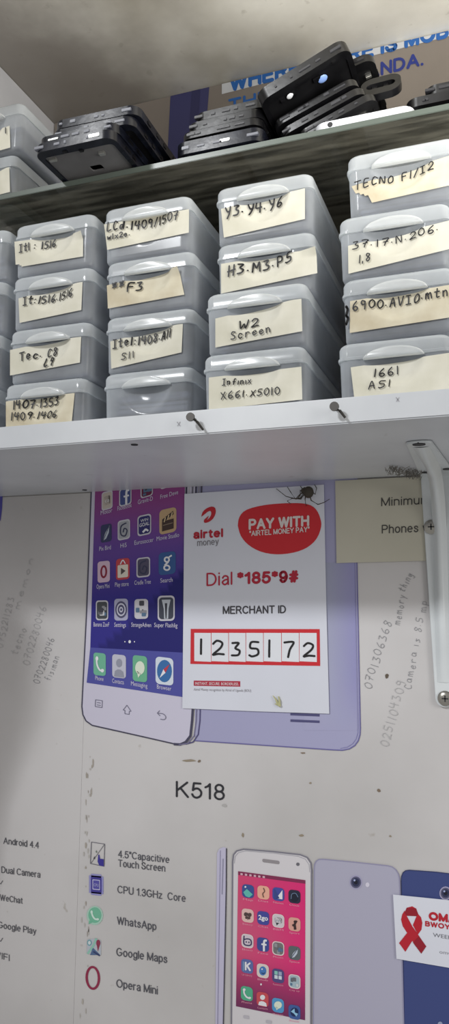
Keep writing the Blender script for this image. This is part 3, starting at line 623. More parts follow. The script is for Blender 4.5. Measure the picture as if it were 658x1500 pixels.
feat(f3)
def f4(p):
    p.poly([(128, 1376), (140, 1375), (148, 1378), (148, 1399), (127, 1397)], c_(190, 196, 206), 1)
    p.line([(128.5, 1397), (137, 1385), (141, 1375)], 3, c_(150, 204, 186), 2); p.ell(131, 1381, 7, 9, c_(120, 170, 180), 2); p.ell(131, 1381, 4, 5.5, c_(214, 226, 228), 3)
    p.poly([(136, 1388), (147, 1399), (132, 1399)], c_(86, 110, 150), 2); p.ell(144, 1381.5, 6, 10, c_(150, 60, 86), 3); p.poly([(142, 1385), (146, 1385), (143.5, 1394)], c_(150, 60, 86), 3); p.line([(137, 1394), (146, 1400)], 2, c_(60, 66, 110), 3)
feat(f4)
def f5(p):
    n = 28; o = [(136+10.8*math.cos(2*math.pi*k/n), 1432.5+17.6*math.sin(2*math.pi*k/n)+.9*math.cos(2*math.pi*k/n)) for k in range(n)]; i = [(136+7.2*math.cos(2*math.pi*k/n), 1432.5+14.2*math.sin(2*math.pi*k/n)+.6*math.cos(2*math.pi*k/n)) for k in range(n)]
    for k in range(n): p.poly([o[k], o[(k+1) % n], i[(k+1) % n], i[k]], c_(150, 44, 78), 1)
feat(f5)

# small handset pictures at the bottom
p = P(); sd = [(318, 1250), (321, 1243.5), (327, 1241), (331.5, 1242), (332.5, 1250), (327, 1510), (315.5, 1510)]
p.poly(sd, c_(196, 192, 216), 2); p.line([(331.8, 1243), (331.5, 1300), (327, 1510)], 1.6, c_(74, 72, 84), 3); p.line([(323, 1246), (318.8, 1510)], .9, c_(140, 136, 168), 3); p.line([(327, 1258), (325.5, 1310)], 1.6, c_(150, 148, 172), 3)
sub(p.done('printed_phone', None, 'thin edge-on handset picture'), rb)
p = P(); fr_ = [(339, 1512), (341, 1262), (342.3, 1252), (347, 1246.5), (357, 1244), (400, 1247.5), (440, 1252), (450, 1256), (455.5, 1264), (456.5, 1275), (455.5, 1512)]
p.poly(fr_, c_(216, 212, 216), 2); p.line(fr_, 2.2, c_(128, 126, 138), 3); p.line([(x-2.6 if x > 400 else x+2.4, y+2.5) for x, y in fr_[1:10]], .8, c_(170, 168, 178), 3)
sp = sub(p.done('printed_phone', None, 'small front-view handset picture with pink app screen'), rb)
def scr2(u, v):
    b_ = mixc((214, 74, 118), (224, 44, 120), u)
    b_ = mixc(b_, (206, 96, 130), (1-abs(v-.45)*3)*(1-u)*.7)
    return mixc(b_, (104, 44, 88), (v-.62)*2.4)
keep(obj('screen', grid_print((349, 1276.2), (447.5, 1289.3), (447, 1494.5), (345.8, 1474), scr2, 4, 20), M['grad']), sp, rb)
p = P(); p.poly([(349, 1276.2), (447.5, 1289.3), (447.4, 1294.5), (348.9, 1281.5)], c_(132, 46, 84), 5)
for q in range(6): p.rr(354+q*6.5, 1280.5+q*.85, 3.4, 3, c_(214, 176, 190), 6, .2, .13)
keep(p.done('status_bar', None), sp, rb)
p = P(); p.rr(397, 1262, 25, 5, c_(150, 144, 148), 4, .4, .13); keep(p.done('earpiece', None), sp, rb)
p = P(); p.ell(436.5, 1266, 5, 5, c_(110, 108, 116), 4); keep(p.done('front_camera', None), sp, rb)
gx = [(363.5, 1305.5), (386, 1307.5), (408, 1310), (431.5, 1313.5)]
kinds = [['hill', 'slim', 'slash', 'dial'], ['butterfly', '2go', 'chat', 'figure'], ['dots', 'f', 'blocks', 'feather'], ['K', 'blob', 'window', 'blocks'], ['phone', 'person', 'bubble', 'globe']]
cols = [[(60, 84, 150), (236, 176, 154), (70, 80, 160), (44, 44, 66)], [(228, 192, 186), (70, 76, 156), (214, 206, 212), (222, 166, 152)], [(214, 200, 212), (64, 78, 150), (120, 118, 118), (96, 104, 108)],
        [(96, 110, 170), (224, 214, 204), (84, 74, 130), (170, 190, 200)], [(84, 178, 140), (206, 80, 90), (84, 156, 208), (66, 96, 160)]]
ys = [0, 35.8, 73, 110, 150]
for r_ in range(5):
    for q in range(4):
        x, y = gx[q]; x -= r_*.45*(1-q/3); y += ys[r_]+q*r_*1.6
        w = 17.5; h = 19.5+.3*r_
        rg_ = c_(228, 216, 216) if kinds[r_][q] in ('chat', 'blocks', 'dots', 'blob') else None
        icon(sp, x, y, w, h, c_(*cols[r_][q]), kinds[r_][q], .13+.016*r_, ring=rg_, r=.3)
        p = P(); p.text(['Map', 'Diet', 'Notes', 'Clock', 'Beauty', 'Chat', 'BBM', 'Sport', 'Boo', 'Face', 'Photo', 'Space', 'Ur Library', 'Blob', 'Powerstore', 'City up', 'Phone', 'Contacts', 'Messages', 'Browser'][r_*4+q], (x-7.5, y+h/2+3), (x+7.5, y+h/2+5), 2.6, c_(236, 160, 184), 6); keep(p.done('caption', None), sp, rb)
p = P(); p.ell(382.5, 1442, 2.4, 3, WH, 6); keep(p.done('page_dot', None), sp, rb)
for x, y in ((361, 1490), (394, 1497)):
    p = P(); p.rr(x, y, 9, 5, c_(190, 186, 194), 4, .4, .15); keep(p.done('touch_key', None), sp, rb)
p = P(); lv = [(459, 1512), (460.5, 1272), (461.2, 1266), (463.5, 1261.5), (467.5, 1259), (473, 1258.6), (520, 1263), (568, 1268.2), (575, 1270), (580, 1274), (583.8, 1280), (585.5, 1288), (587.5, 1340), (592, 1512)]
p.poly(lv, c_(176, 174, 194), 2); p.line(lv, 1.6, c_(150, 147, 176), 3)
lp_ = sub(p.done('printed_phone', None, 'lavender rear-view handset picture with round camera'), rb)
def lens(par, x, y, s_):
    p = P()
    for q, cc, l_ in ((1, (170, 166, 196), 4), (.82, (92, 92, 120), 5), (.6, (50, 54, 86), 6), (.3, (24, 26, 44), 7)): p.ell(x, y, 19*q*s_, 21*q*s_, c_(*cc), l_)
    p.ell(x-2*s_, y-3*s_, 3*s_, 3*s_, c_(170, 180, 220), 8); keep(p.done('camera_lens', None), par, rb)
lens(lp_, 521.5, 1292.5, 1)
p = P(); p.ell(538.5, 1296, 6, 7, c_(214, 210, 226), 4); keep(p.done('flash', None), lp_, rb)
p = P(); dk = [(592.5, 1512), (590.5, 1380), (588, 1292), (588.3, 1284), (590.5, 1278.5), (594.5, 1275.3), (600, 1274.6), (640, 1277.5), (740, 1290), (760, 1512)]
p.poly(dk, c_(62, 74, 128), 2); p.line(dk, 1.2, c_(44, 52, 96), 3)
dp = sub(p.done('printed_phone', None, 'dark blue rear-view handset picture'), rb)
lens(dp, 653, 1308.5, .95)
p = P(); p.ell(645, 1500, 7, 7, c_(150, 160, 190), 4); keep(p.done('printed_emblem', None), dp, rb)

# dirt and pencil on the banner
BR = flat((150, 138, 120)); BR2 = flat((128, 112, 96)); GR = flat((178, 176, 174))
for x, y, w, h, m in ((278, 1114, 24, 4, BR), (292, 1115, 5, 5, BR2), (444, 1103, 8, 3, BR2), (555, 1158, 7, 6, BR2), (567, 990.5, 7, 8, flat((96, 84, 72))), (572, 1225, 4, 4, BR), (356, 1223, 4, 8, BR), (442, 1224, 9, 4, BR), (329, 1180, 8, 5, GR), (455, 1147, 5, 3, BR)):
    sub(stain(None, x, y, w, h, m), rb)
for q in range(34):
    y = random.uniform(1065, 1500); x = seam(y)+random.uniform(6, 16)+ (2 if y > 1350 else 0)
    sub(stain(None, x, y, random.uniform(1, 3), random.uniform(3, 14), random.choice([flat((184, 178, 170)), flat((172, 164, 154)), flat((190, 186, 180))])), rb)
scrawl(rb, '0701306368', (543, 1010), (574, 911), 9, PEN, 1.0); scrawl(rb, 'memory', (586, 916), (594, 872), 8, PEN, .9); scrawl(rb, 'thing', (592, 868), (606, 842), 8, PEN, .9)
scrawl(rb, '0251104309', (570, 1095), (594, 998), 10, PENF, 1.1); scrawl(rb, 'Camera is 8.5 mp', (602, 1010), (626, 880), 8, PEN, .9)

# cream sheet with the printed words beside the bracket
cs = thing('text_sheet', 'cream paper sheet with printed words beside the bracket, under the white shelf', 'paper sheet', W(580, 823))
p0 = [W(*q) for q in ((494, 825), (760, 818), (760, 690), (492, 703))]
bm = bmesh.new()
f = face(bm, [(v.x, -.0026, min(v.z, ZS-.0015)) for v in p0]); r = bmesh.ops.extrude_face_region(bm, geom=[f])
for v in r['geom']:
    if isinstance(v, bmesh.types.BMVert): v.co.y += .0005
bmesh.ops.recalc_face_normals(bm, faces=bm.faces[:])
sub(obj('backing', bm, M['sheet']), cs)
sheetmap = lambda x, y, lay: W(x, y, -.0028-LAY*lay)
for t, x0, y0, x1, y1 in (('Minimum', 558.5, 741.5, 630, 738), ('Phones with', 559.5, 781.5, 648, 778)):
    p = Print(sheetmap); p.text(t, (x0, y0), (x1, y1), 12.5, flat((70, 68, 66)), 1, .0); sub(p.done('printed_text', None), cs)

# ------------------------------------------------------------------ payment sticker
ST = .0030
stk = thing('payment_sticker', 'white payment sticker with red blob and handwritten merchant number on the phone advert banner', 'sticker', W(375, 1042, -ST))
def slab(pts, Y, t, mat, name, root):
    bm = bmesh.new(); f = face(bm, [W(x, y, Y) for x, y in pts]); r = bmesh.ops.extrude_face_region(bm, geom=[f])
    for v in r['geom']:
        if isinstance(v, bmesh.types.BMVert): v.co.y += t
    bmesh.ops.recalc_face_normals(bm, faces=bm.faces[:]); return sub(obj(name, bm, mat), root)
slab([(267.3, 1037.5), (375, 1042), (482.5, 1045.5), (478, 880), (474.6, 709.8), (372, 716.5), (270.3, 723.5)], -ST, .0004, M['white_sheet'], 'sheet', stk)
stm = lambda x, y, lay: W(x, y, -ST-.0001-LAY*lay)
def T(): return Print(stm)
RED = c_(206, 40, 50, 1.0); RED2 = c_(176, 36, 62)
p = T()
blob = [(348.5, 770), (351, 757), (362, 746.5), (390, 739.5), (425, 737), (450, 738.5), (463, 746), (469.5, 760), (470.5, 772), (464, 789), (450, 802), (430, 809.5), (405, 812), (382, 808), (364, 798), (353, 785)]
p.poly(smooth(blob+[blob[0]], 3)[:-1], RED, 1); bb = sub(p.done('red_blob', None), stk)
p = T(); p.text('PAY WITH', (364.5, 776), (453, 770.5), 15.5, c_(226, 214, 212), 3, .022); sub(p.done('printed_text', None), stk)
p = T(); p.text('"AIRTEL MONEY PAY"', (365.5, 785.5), (453.5, 779), 7.8, c_(224, 208, 206), 3, .012); sub(p.done('printed_text', None), stk)
# swoosh emblem
p = T(); RD = c_(190, 34, 48)
sw = [(295, 757), (297, 750), (303, 744.5), (310.5, 742), (315.5, 744.5), (316, 752), (312, 760), (306, 764.5), (300, 766), (298.8, 762.5), (301, 759.5), (306, 755.5), (304.5, 759.5), (303, 761.5), (307, 758.5), (309.5, 753), (308.5, 748.5), (304, 750), (299, 754)]
q = smooth(sw+[sw[0]], 2)[:-1]
p.poly(q, RD, 1); sub(p.done('printed_emblem', None), stk)
p = T(); p.text('airtel', (283, 789.5), (327, 786.5), 12.5, c_(182, 34, 54), 1, .026); sub(p.done('printed_text', None), stk)
p = T(); p.text('money', (289, 800), (320.5, 797.5), 9.5, c_(130, 128, 134), 1, .0); sub(p.done('printed_text', None), stk)
p = T(); p.text('Dial', (302.5, 858.5), (340.5, 856.5), 19, c_(186, 40, 66), 1, .0); sub(p.done('printed_text', None), stk)
p = T(); p.text('*185*9#', (347.5, 856), (437.5, 853), 17.5, c_(182, 36, 60), 1, .022); sub(p.done('printed_text', None), stk)
p = T(); p.text('MERCHANT ID', (326.5, 899.5), (419, 898.2), 11.5, flat((64, 62, 68)), 1, .01); sub(p.done('printed_text', None), stk)
p = T(); p.poly([(279.5, 921.2), (468.5, 921.5), (469.2, 975.5), (279, 972.5)], RED, 1)
nb = sub(p.done('number_frame', None), stk)
xs_ = [284.3, 309.5, 335, 360.2, 386, 412.5, 438.5, 464.5]
for k, dch in enumerate('1235172'):
    x0, x1 = xs_[k]+.45, xs_[k+1]-.45
    p = T(); p.poly([(x0, 927), (x1, 927.2), (x1+.3, 969.5+.3*k/7), (x0, 968.4+.3*k/7)], c_(228, 230, 236), 2); cell = keep(p.done('number_cell', None), nb, stk)
pos = [(291.5, 298, 958, 936.5), (310.5, 328.5, 959.5, 938.5), (338.5, 353.5, 961, 941), (364, 381.5, 961.5, 940), (391.5, 398, 962, 938), (415.5, 431.5, 962.5, 940), (443.5, 461.5, 962, 942)]
for dch, (x0, x1, yb, yt) in zip('1235172', pos):
    p = T(); g_ = GLY[dch] if dch != '7' else GLY[dch][:1]
    for st_ in g_:
        st_ = smooth(st_)
        p.stroke([(x0+(x1-x0)*px_/.6, yb+(yt-yb)*py_) for px_, py_ in st_], 3.0, M['ink'], 4)
    keep(p.done('handwritten_digit', None), nb, stk)
p = T(); p.poly([(284, 997), (352, 997.8), (352, 1005.8), (284, 1004.5)], RED2, 1); tb = sub(p.done('red_strip', None), stk)
p = T(); p.text('INSTANT. SECURE. BORDERLESS.', (286, 1003), (350, 1004), 4, c_(236, 210, 214), 3, .01); keep(p.done('printed_text', None), tb, stk)
p = T(); p.text('Airtel Money recognition by Airtel of Uganda (BOU)', (284, 1011.5), (368, 1013.5), 3.6, c_(150, 146, 152), 1); sub(p.done('printed_text', None), stk)
# dried scrap stuck near its bottom edge
sc_ = bmesh.new()
for a_, b__, w_ in (((400, 1019), (407, 1031), .0012), ((408, 1020), (409, 1034), .0016), ((403, 1031), (411, 1034), .0014)):
    tube(sc_, [W(*a_, -ST-.0014), W((a_[0]+b__[0])/2+1, (a_[1]+b__[1])/2, -ST-.0022), W(*b__, -ST-.0016)], w_*.35, 6, 0, w_)
tag(obj('dried_scrap', sc_, flat((188, 186, 140), .7), None, True), 'small yellowish dried scrap stuck near the bottom edge of the payment sticker', 'scrap')

# ribbon sticker at lower right
RT = .0032
rs = thing('ribbon_sticker', 'small white sticker with red awareness ribbon over the dark blue printed phone', 'sticker', W(630, 1412, -RT))
slab([(581, 1404.5), (660, 1418), (735, 1430), (730, 1330), (660, 1319), (576, 1310.5)], -RT, .0004, M['white_sheet'], 'sheet', rs)
rmap = lambda x, y, lay: W(x, y, -RT-.0001-LAY*lay)
def zz(pts): return [(550+x/6.093, 1260+y/6.093) for x, y in pts]
RC = c_(186, 32, 48); RC2 = c_(150, 26, 44)
p = Print(rmap)
p.poly(zz([(280, 425), (330, 412), (365, 432), (382, 480), (408, 510), (420, 560), (412, 620), (380, 665), (335, 580), (368, 500), (280, 497)]), RC, 1)
p.poly(zz([(280, 425), (365, 432), (382, 480), (368, 500), (280, 497), (262, 470)]), RC2, 2)
p.poly(zz([(262, 450), (280, 497), (330, 590), (455, 770), (410, 835), (330, 720), (285, 650), (245, 590), (230, 530), (240, 485)]), RC, 1.5)
p.poly(zz([(380, 660), (330, 720), (268, 818), (212, 740), (275, 660), (330, 600)]), RC, 1.8)
p.poly(zz([(335, 735), (390, 680), (455, 770), (410, 835)]), RC2, 2.2)
sub(p.done('red_ribbon', None), rs)
for t, x0, y0, x1, y1, cp, m_, bd in (('OMA', 628, 1347.5, 670, 1353, 12, RC, .04), ('BWOYE', 622.8, 1356.5, 667, 1363, 7.5, RC, .03), ('WEEKE', 634.5, 1372, 668, 1377.5, 5.5, flat((120, 120, 128)), .0), ('omwe', 644, 1396.5, 668, 1400.5, 5, flat((150, 150, 158)), .0)):
    p = Print(rmap); p.text(t, (x0, y0), (x1, y1), cp, m_, 1, bd); sub(p.done('printed_text', None), rs)

# ------------------------------------------------------------------ white shelf with nails
sh = thing('wall_shelf', 'long white board shelf on the back wall carrying the stacks of plastic boxes', 'shelf', (-.1, 0, ZS))
bm = bmesh.new(); box(bm, -.9, .42, YS, -.0001, ZS, ZT, 0, .0009); sub(obj('board', bm, M['melamine'], None), sh)
def nail(px, py, tx, ty):
    p0 = W(px, py, YS); hd = Vector((p0.x, YS-.009, p0.z))
    e = W(tx, ty, YS-.004)
    bm = bmesh.new()
    tube(bm, [(p0.x, YS+.012, p0.z), (p0.x, YS-.004, p0.z), hd], .0011, 8)
    tube(bm, [hd+Vector((0, .0006, 0)), hd-Vector((0, .0008, 0))], .0032, 14)
    tube(bm, [Vector((p0.x, YS-.004, p0.z)), Vector((p0.x+(e.x-p0.x)*.5, YS-.006, p0.z+(e.z-p0.z)*.35)), e], .0012, 8, 0, .0008)
    return sub(obj('nail', bm, M['nail'], None, True), sh)
nail(286, 615, 298, 630); nail(494, 600, 506, 612)
for px, py in ((262, 621), (583, 585)):
    p = Print(lambda x, y, lay: W(x, y, YS-.0003)); p.line([(px-2.5, py-3), (px+2, py+3)], 1.2, flat((150, 150, 156)), 0); p.line([(px+2, py-3), (px-2, py+3)], 1, flat((165, 165, 170)), 0); sub(p.done('scuff_mark', None), sh)
bm = bmesh.new()
for px, py, r_ in ((197, 651, .0028), (124, 717.5, .0026)):
    q = H(px, py, ZS); tube(bm, [q+Vector((0, 0, .002)), q-Vector((0, 0, .0006))], r_, 12)
    sub(obj('screw_hole', bm, M['hole'], None, True), sh); bm = bmesh.new()
bm.free()

# ------------------------------------------------------------------ pressed steel bracket
bt = W(652, 1022); bx = bt.x
br = thing('shelf_bracket', 'white pressed steel shelf bracket with cross-head screws at the right under the white shelf', 'bracket', (bx, 0, bt.z))
zlo = bt.z-.008; tipL = W(641, 1022).x; cornL = W(619, 705).x
hw0 = max(.008, bx-tipL); hw1 = max(.016, bx-cornL)
def plate(pts, axis, t, name, y=None):
    bm = bmesh.new(); f = face(bm, pts); r = bmesh.ops.extrude_face_region(bm, geom=[f])
    for v in r['geom']:
        if isinstance(v, bmesh.types.BMVert): v.co += Vector(axis)*t
    bmesh.ops.recalc_face_normals(bm, faces=bm.faces[:])
    bmesh.ops.bevel(bm, geom=bm.edges[:], offset=.0005, segments=2, affect='EDGES')
    return sub(obj(name, bm, M['bracket'], None, True), br)
arc = [(bx+hw0*math.cos(a_), bt.z-hw0*math.sin(a_)) for a_ in [math.pi*k/12 for k in range(13)]]
plate([(x, -.0032, z) for x, z in [(bx+hw1, ZS-.0005)]+arc+[(bx-hw1, ZS-.0005)]], (0, -1, 0), .0018, 'wall_plate')
q = H(614, 646, ZS); ya = q.y; hwa = .0095; ax = q.x
arc = [(ax+hwa*math.cos(a_), ya-hwa*.45*math.sin(a_)) for a_ in [math.pi*k/12 for k in range(13)]]
plate([(x, y, ZS-.0004) for x, y in [(bx+hw1, -.0032)]+arc+[(bx-hw1, -.0032)]], (0, 0, -1), .0018, 'arm_plate')
# curved rib that runs from the arm tip round the corner to the foot
bm = bmesh.new(); rings = []
path = [(ya+.012, ZS-.0022, .0006), (ya+.03, ZS-.0022, .0035), (-.085, ZS-.0022, .006), (-.05, ZS-.0022, .009), (-.026, ZS-.012, .010), (-.013, ZS-.026, .009), (-.005, ZS-.05, .0065), (-.005, ZS-.12, .005), (-.005, bt.z+.03, .0036), (-.005, bt.z+.014, .0006)]
# ridge profile given as (y, z) of the base and height normal to it
ridge = []
for k, (y, z, h_) in enumerate(path):
    if k <= 3: n_ = Vector((0, 0, -1))
    elif k >= 6: n_ = Vector((0, -1, 0))
    else: n_ = Vector((0, -1, -1)).normalized()
    base = Vector((0, y, z)); ridge.append((base, base+n_*h_, n_))
for k, (b0, t0_, n_) in enumerate(ridge):
    f_ = k/(len(ridge)-1); cx = ax+(bx-ax)*min(1, max(0, (b0.y-ya)/(-ya))); w0 = .0062; w1 = .0026
    hgt = (t0_-b0).length
    prof = [(-w0, 0), (-w1*1.25, .7), (-w1*.7, .95), (0, 1), (w1*.7, .95), (w1*1.25, .7), (w0, 0)]
    rings.append([bm.verts.new(Vector((cx+u_, 0, 0))+b0+n_*hgt*v_) for u_, v_ in prof])
for a_, b__ in zip(rings, rings[1:]):
    for k in range(6): bm.faces.new((a_[k], a_[k+1], b__[k+1], b__[k]))
bmesh.ops.recalc_face_normals(bm, faces=bm.faces[:])
sub(obj('stamped_rib', bm, M['bracket'], None, True, angle=60), br)
def screw(c, n_, r_=.0068, head=True):
    bm = bmesh.new(); n_ = Vector(n_)
    a_ = n_.orthogonal().normalized(); b__ = n_.cross(a_)
    rr_ = [(1.0, 0), (.98, .35), (.8, .62), (.5, .78), (.25, .84)]
    rings = [[bm.verts.new(c+(a_*math.cos(2*math.pi*k/20)+b__*math.sin(2*math.pi*k/20))*r_*s_+n_*r_*.5*h_) for k in range(20)] for s_, h_ in rr_]
    for u_, v_ in zip(rings, rings[1:]):
        for k in range(20): bm.faces.new((u_[k], u_[(k+1) % 20], v_[(k+1) % 20], v_[k]))
    bm.faces.new(rings[-1])
    bmesh.ops.recalc_face_normals(bm, faces=bm.faces[:])
    o = sub(obj('screw', bm, M['screw'], None, True), br)
    b2 = bmesh.new(); t_ = c+n_*r_*.44
    for d_, e_ in ((a_+b__, a_-b__), (a_-b__, a_+b__)):
        d_ = d_.normalized(); e_ = e_.normalized()
        face(b2, [t_+d_*r_*.42+e_*r_*.09, t_+d_*r_*.42-e_*r_*.09, t_-d_*r_*.42-e_*r_*.09, t_-d_*r_*.42+e_*r_*.09])
    keep(obj('cross_slot', b2, M['hole']), o, br)
screw(W(632, 772, -.0052), (0, -1, 0)); screw(W(652.5, 1023, -.0052), (0, -1, 0))
for px, py, r_ in ((614, 651, .0048), (625, 692, .0042), (656, 687, .0042)):
    q = H(px, py, ZS-.0024); bm = bmesh.new(); tube(bm, [q+Vector((0, 0, .001)), q-Vector((0, 0, .0004))], r_, 16)
    sub(obj('screw_hole', bm, M['hole'], None, True), br)

# ------------------------------------------------------------------ spider and cobweb
def spider():
    Yb = -.011
    c = W(452, 721, Yb); s = thing('spider', 'long-legged brown spider on the top edge of the payment sticker', 'spider', c)
    bm = bmesh.new()
    for off, rx, rz, ry in ((Vector((0, 0, 0)), .0052, .0058, .005), (W(446, 719, Yb)-c, .0035, .0032, .003)):
        g = bmesh.ops.create_uvsphere(bm, u_segments=16, v_segments=10, radius=1)
        for v in g['verts']: v.co = Vector((v.co.x*rx, v.co.y*ry, v.co.z*rz))+off
    obj('body', bm, M['spider'], s, True)
    legs = [[(447, 718), (441, 729), (434, 731), (419, 727), (405, 716)], [(446, 720), (440, 724), (433, 731), (426, 721), (421, 713)], [(447, 722), (441, 731), (428, 730), (421, 734), (426, 738)], [(449, 723), (447, 731), (448, 738), (449, 741)],
            [(453, 722), (456, 733), (466, 739), (475, 736), (483, 731)], [(455, 719), (462, 724), (464, 715), (461, 710)], [(444, 719), (440, 718), (440, 726), (436, 730)], [(450, 717), (446, 714), (443, 716), (440, 712)]]
    for l_ in legs:
        n = len(l_); pts = []
        for k, (x, y) in enumerate(l_):
            t = k/(n-1); Y_ = Yb*(1-t)-.0036*t-.004*math.sin(math.pi*t)
            pts.append(W(x, y, Y_)-c)
        bm = bmesh.new(); tube(bm, pts, .0007, 6, 0, .0003); obj('leg', bm, M['spider'], s, True)
spider()
bm = bmesh.new(); c0 = H(605, 686, ZS)
for k in range(90):
    t = random.random(); px = 570+t*52+random.uniform(-2, 2); py = 684+t*8+random.uniform(-5, 5)
    q = H(px, py, ZS); d_ = Vector((random.uniform(-.008, .008), random.uniform(-.006, .006), 0))
    z1 = -random.uniform(.001, .007); tube(bm, [q+Vector((0, 0, -.0006)), q+d_*.5+Vector((0, 0, z1)), q+d_+Vector((0, 0, -.0008))], .0003, 4)
tag(obj('cobweb', bm, M['web']), 'dusty grey cobweb hanging under the white shelf beside the bracket', 'cobweb', kind='stuff')

# ------------------------------------------------------------------ plastic storage boxes
BW, BH, BD = .080, .048, .165; RC_ = .0068; SEAM = .0355
def dent(x, z):                # finger scoop in the front wall below the lid tab
    r2 = (x/.0215)**2+((SEAM-z)/.0225)**2
    if r2 >= 1 or z > SEAM: return 0.0
    return .0052*(1-r2**1.6)
def ring(inset, z, dented=False, r=None):
    r = RC_ if r is None else r
    x0, x1, y0, y1 = -BW/2+inset, BW/2-inset, inset, BD-inset
    pts = []
    n = 34
    for k in range(n): pts.append((x0+r+(x1-x0-2*r)*k/n, y0))
    for cx, cy, a0 in ((x1-r, y0+r, 270), (x1-r, y1-r, 0), (x0+r, y1-r, 90), (x0+r, y0+r, 180)):
        for k in range(7):
            a_ = R(a0+90*k/6); pts.append((cx+r*math.cos(a_), cy+r*math.sin(a_)))
    out = []
    for x, y in pts:
        if dented and abs(y-y0) < 1e-5: y += dent(x, z)
        out.append((x, y, z))
    return out
def box_body():
    bm = bmesh.new(); L_ = [ring(.0045, 0), ring(.0024, .0008), ring(.0016, .0025)]
    for k in range(1, 15): L_.append(ring(.0016-.0008*k/14, .0025+(SEAM-.0005-.0025)*k/14, True))
    loft(bm, L_, True, False); bmesh.ops.recalc_face_normals(bm, faces=bm.faces[:]); return bm
def box_lid():
    bm = bmesh.new()
    L_ = [ring(.0009, SEAM-.0008), ring(-.0004, SEAM-.0006), ring(-.0004, SEAM+.0012), ring(.0004, SEAM+.0016), ring(.0004, BH-.0042), ring(.0012, BH-.0020), ring(.0025, BH-.0006), ring(.0042, BH), ring(.009, BH, r=.006), ring(.0102, BH-.0012, r=.0055)]
    loft(bm, L_, False, True); bmesh.ops.recalc_face_normals(bm, faces=bm.faces[:]); return bm
def box_tab():
    bm = bmesh.new(); L_ = []
    for y, s_, zz_ in ((.0008, 1, 0), (-.0022, .98, 0), (-.0034, .9, .0006), (-.0036, .82, .0012)):
        pts = []
        for k in range(21):
            a_ = math.pi*k/20; pts.append((.0215*s_*math.cos(a_), y, SEAM-.0016+zz_+.0074*s_*math.sin(a_)))
        L_.append(pts)
    loft(bm, L_, True, True); bmesh.ops.recalc_face_normals(bm, faces=bm.faces[:]); return bm
_b = obj('body', box_body(), M['body'], None, True, angle=50); _l = obj('lid', box_lid(), M['lid'], None, True, angle=50); _t = obj('finger_tab', box_tab(), M['tab'], None, True, angle=50)
BODY_ME, LID_ME, TAB_ME = _b.data, _l.data, _t.data
for o in (_b, _l, _t): bpy.data.objects.remove(o)
PARTS = []
for v in range(3):              # three ways the stored parts lie inside a box
    rnd = random.Random(v); bm = bmesh.new(); z = .002
    while z < .027:
        h_ = rnd.uniform(.003, .006); box(bm, -.0345+rnd.uniform(0, .004), .0345-rnd.uniform(0, .004), .0105+rnd.uniform(0, .004), BD-.012, z, z+h_, 0, .001); z += h_+.0006
    me = bpy.data.meshes.new('phone_parts'); bm.to_mesh(me); bm.free(); me.materials.append(noisy('stored_parts', (66, 70, 88), (104, 109, 128), 16, .35, .65, .6)); PARTS.append(me)
def add(name, me, par): o = bpy.data.objects.new(name, me); C.objects.link(o); o.parent = par; return o
def storage_box(x, y, z, label, group, inside, quad=None, texts=(), worn=False, corner=None, rz=0.0, notch=None):
    t = thing('storage_box', label, 'box', (x, y, z), group)
    add('body', BODY_ME, t); ld = add('lid', LID_ME, t); add('finger_tab', TAB_ME, ld)
    pp = add('phone_parts', PARTS[random.randrange(3)], None); pp.location = (x, y, z); tag(pp, inside, 'phone parts', 'phone parts packed in the boxes', 'stuff')
    if quad:
        TL, TR, BR_, BL_ = [Vector(q) for q in quad]
        def P3(u, v):
            q = TL.lerp(TR, u).lerp(BL_.lerp(BR_, u), v); return q
        def on_front(px, py, off):
            w = W(px, py, y)-Vector((x, y, z))
            return Vector((w.x, dent(w.x, w.z)+.0006-off, w.z))
        bm = bmesh.new(); nx, nz = 36, 18; g = {}
        for j in range(nz+1):
            for i in range(nx+1):
                q = P3(i/nx, j/nz); v = on_front(q.x, q.y, .0005)
                v.z = min(v.z, SEAM-.0012)
                if corner and i >= nx-6 and j <= 4: v.y -= .0012*(i-nx+6)*(5-j)/9
                g[i, j] = bm.verts.new(v)
        for j in range(nz):
            for i in range(nx):
                if notch and notch(i/nx, j/nz): continue
                try: bm.faces.new((g[i, j], g[i, j+1], g[i+1, j+1], g[i+1, j]))
                except ValueError: pass
        bmesh.ops.dissolve_degenerate(bm, dist=1e-6, edges=bm.edges[:])
        for v in [v for v in bm.verts if not v.link_faces]: bm.verts.remove(v)
        lab = obj('paper_label', bm, M['paper_old'] if worn else M['paper'], t, True)
        pr = Print(lambda px, py, lay: on_front(px, py, .0017+lay*.0001))
        for s_, p0, p1, cp in texts: pr.hand(s_, p0, p1, cp, M['ink'], max(1.5, cp*.155))
        if texts: pr.done('handwriting', lab)
    return t
G1 = 'boxes stacked on the white shelf'
FR = -.193                      # front plane of most stacks
def colx(px, py, yf): return W(px, py, yf).x+BW/2
spec = []
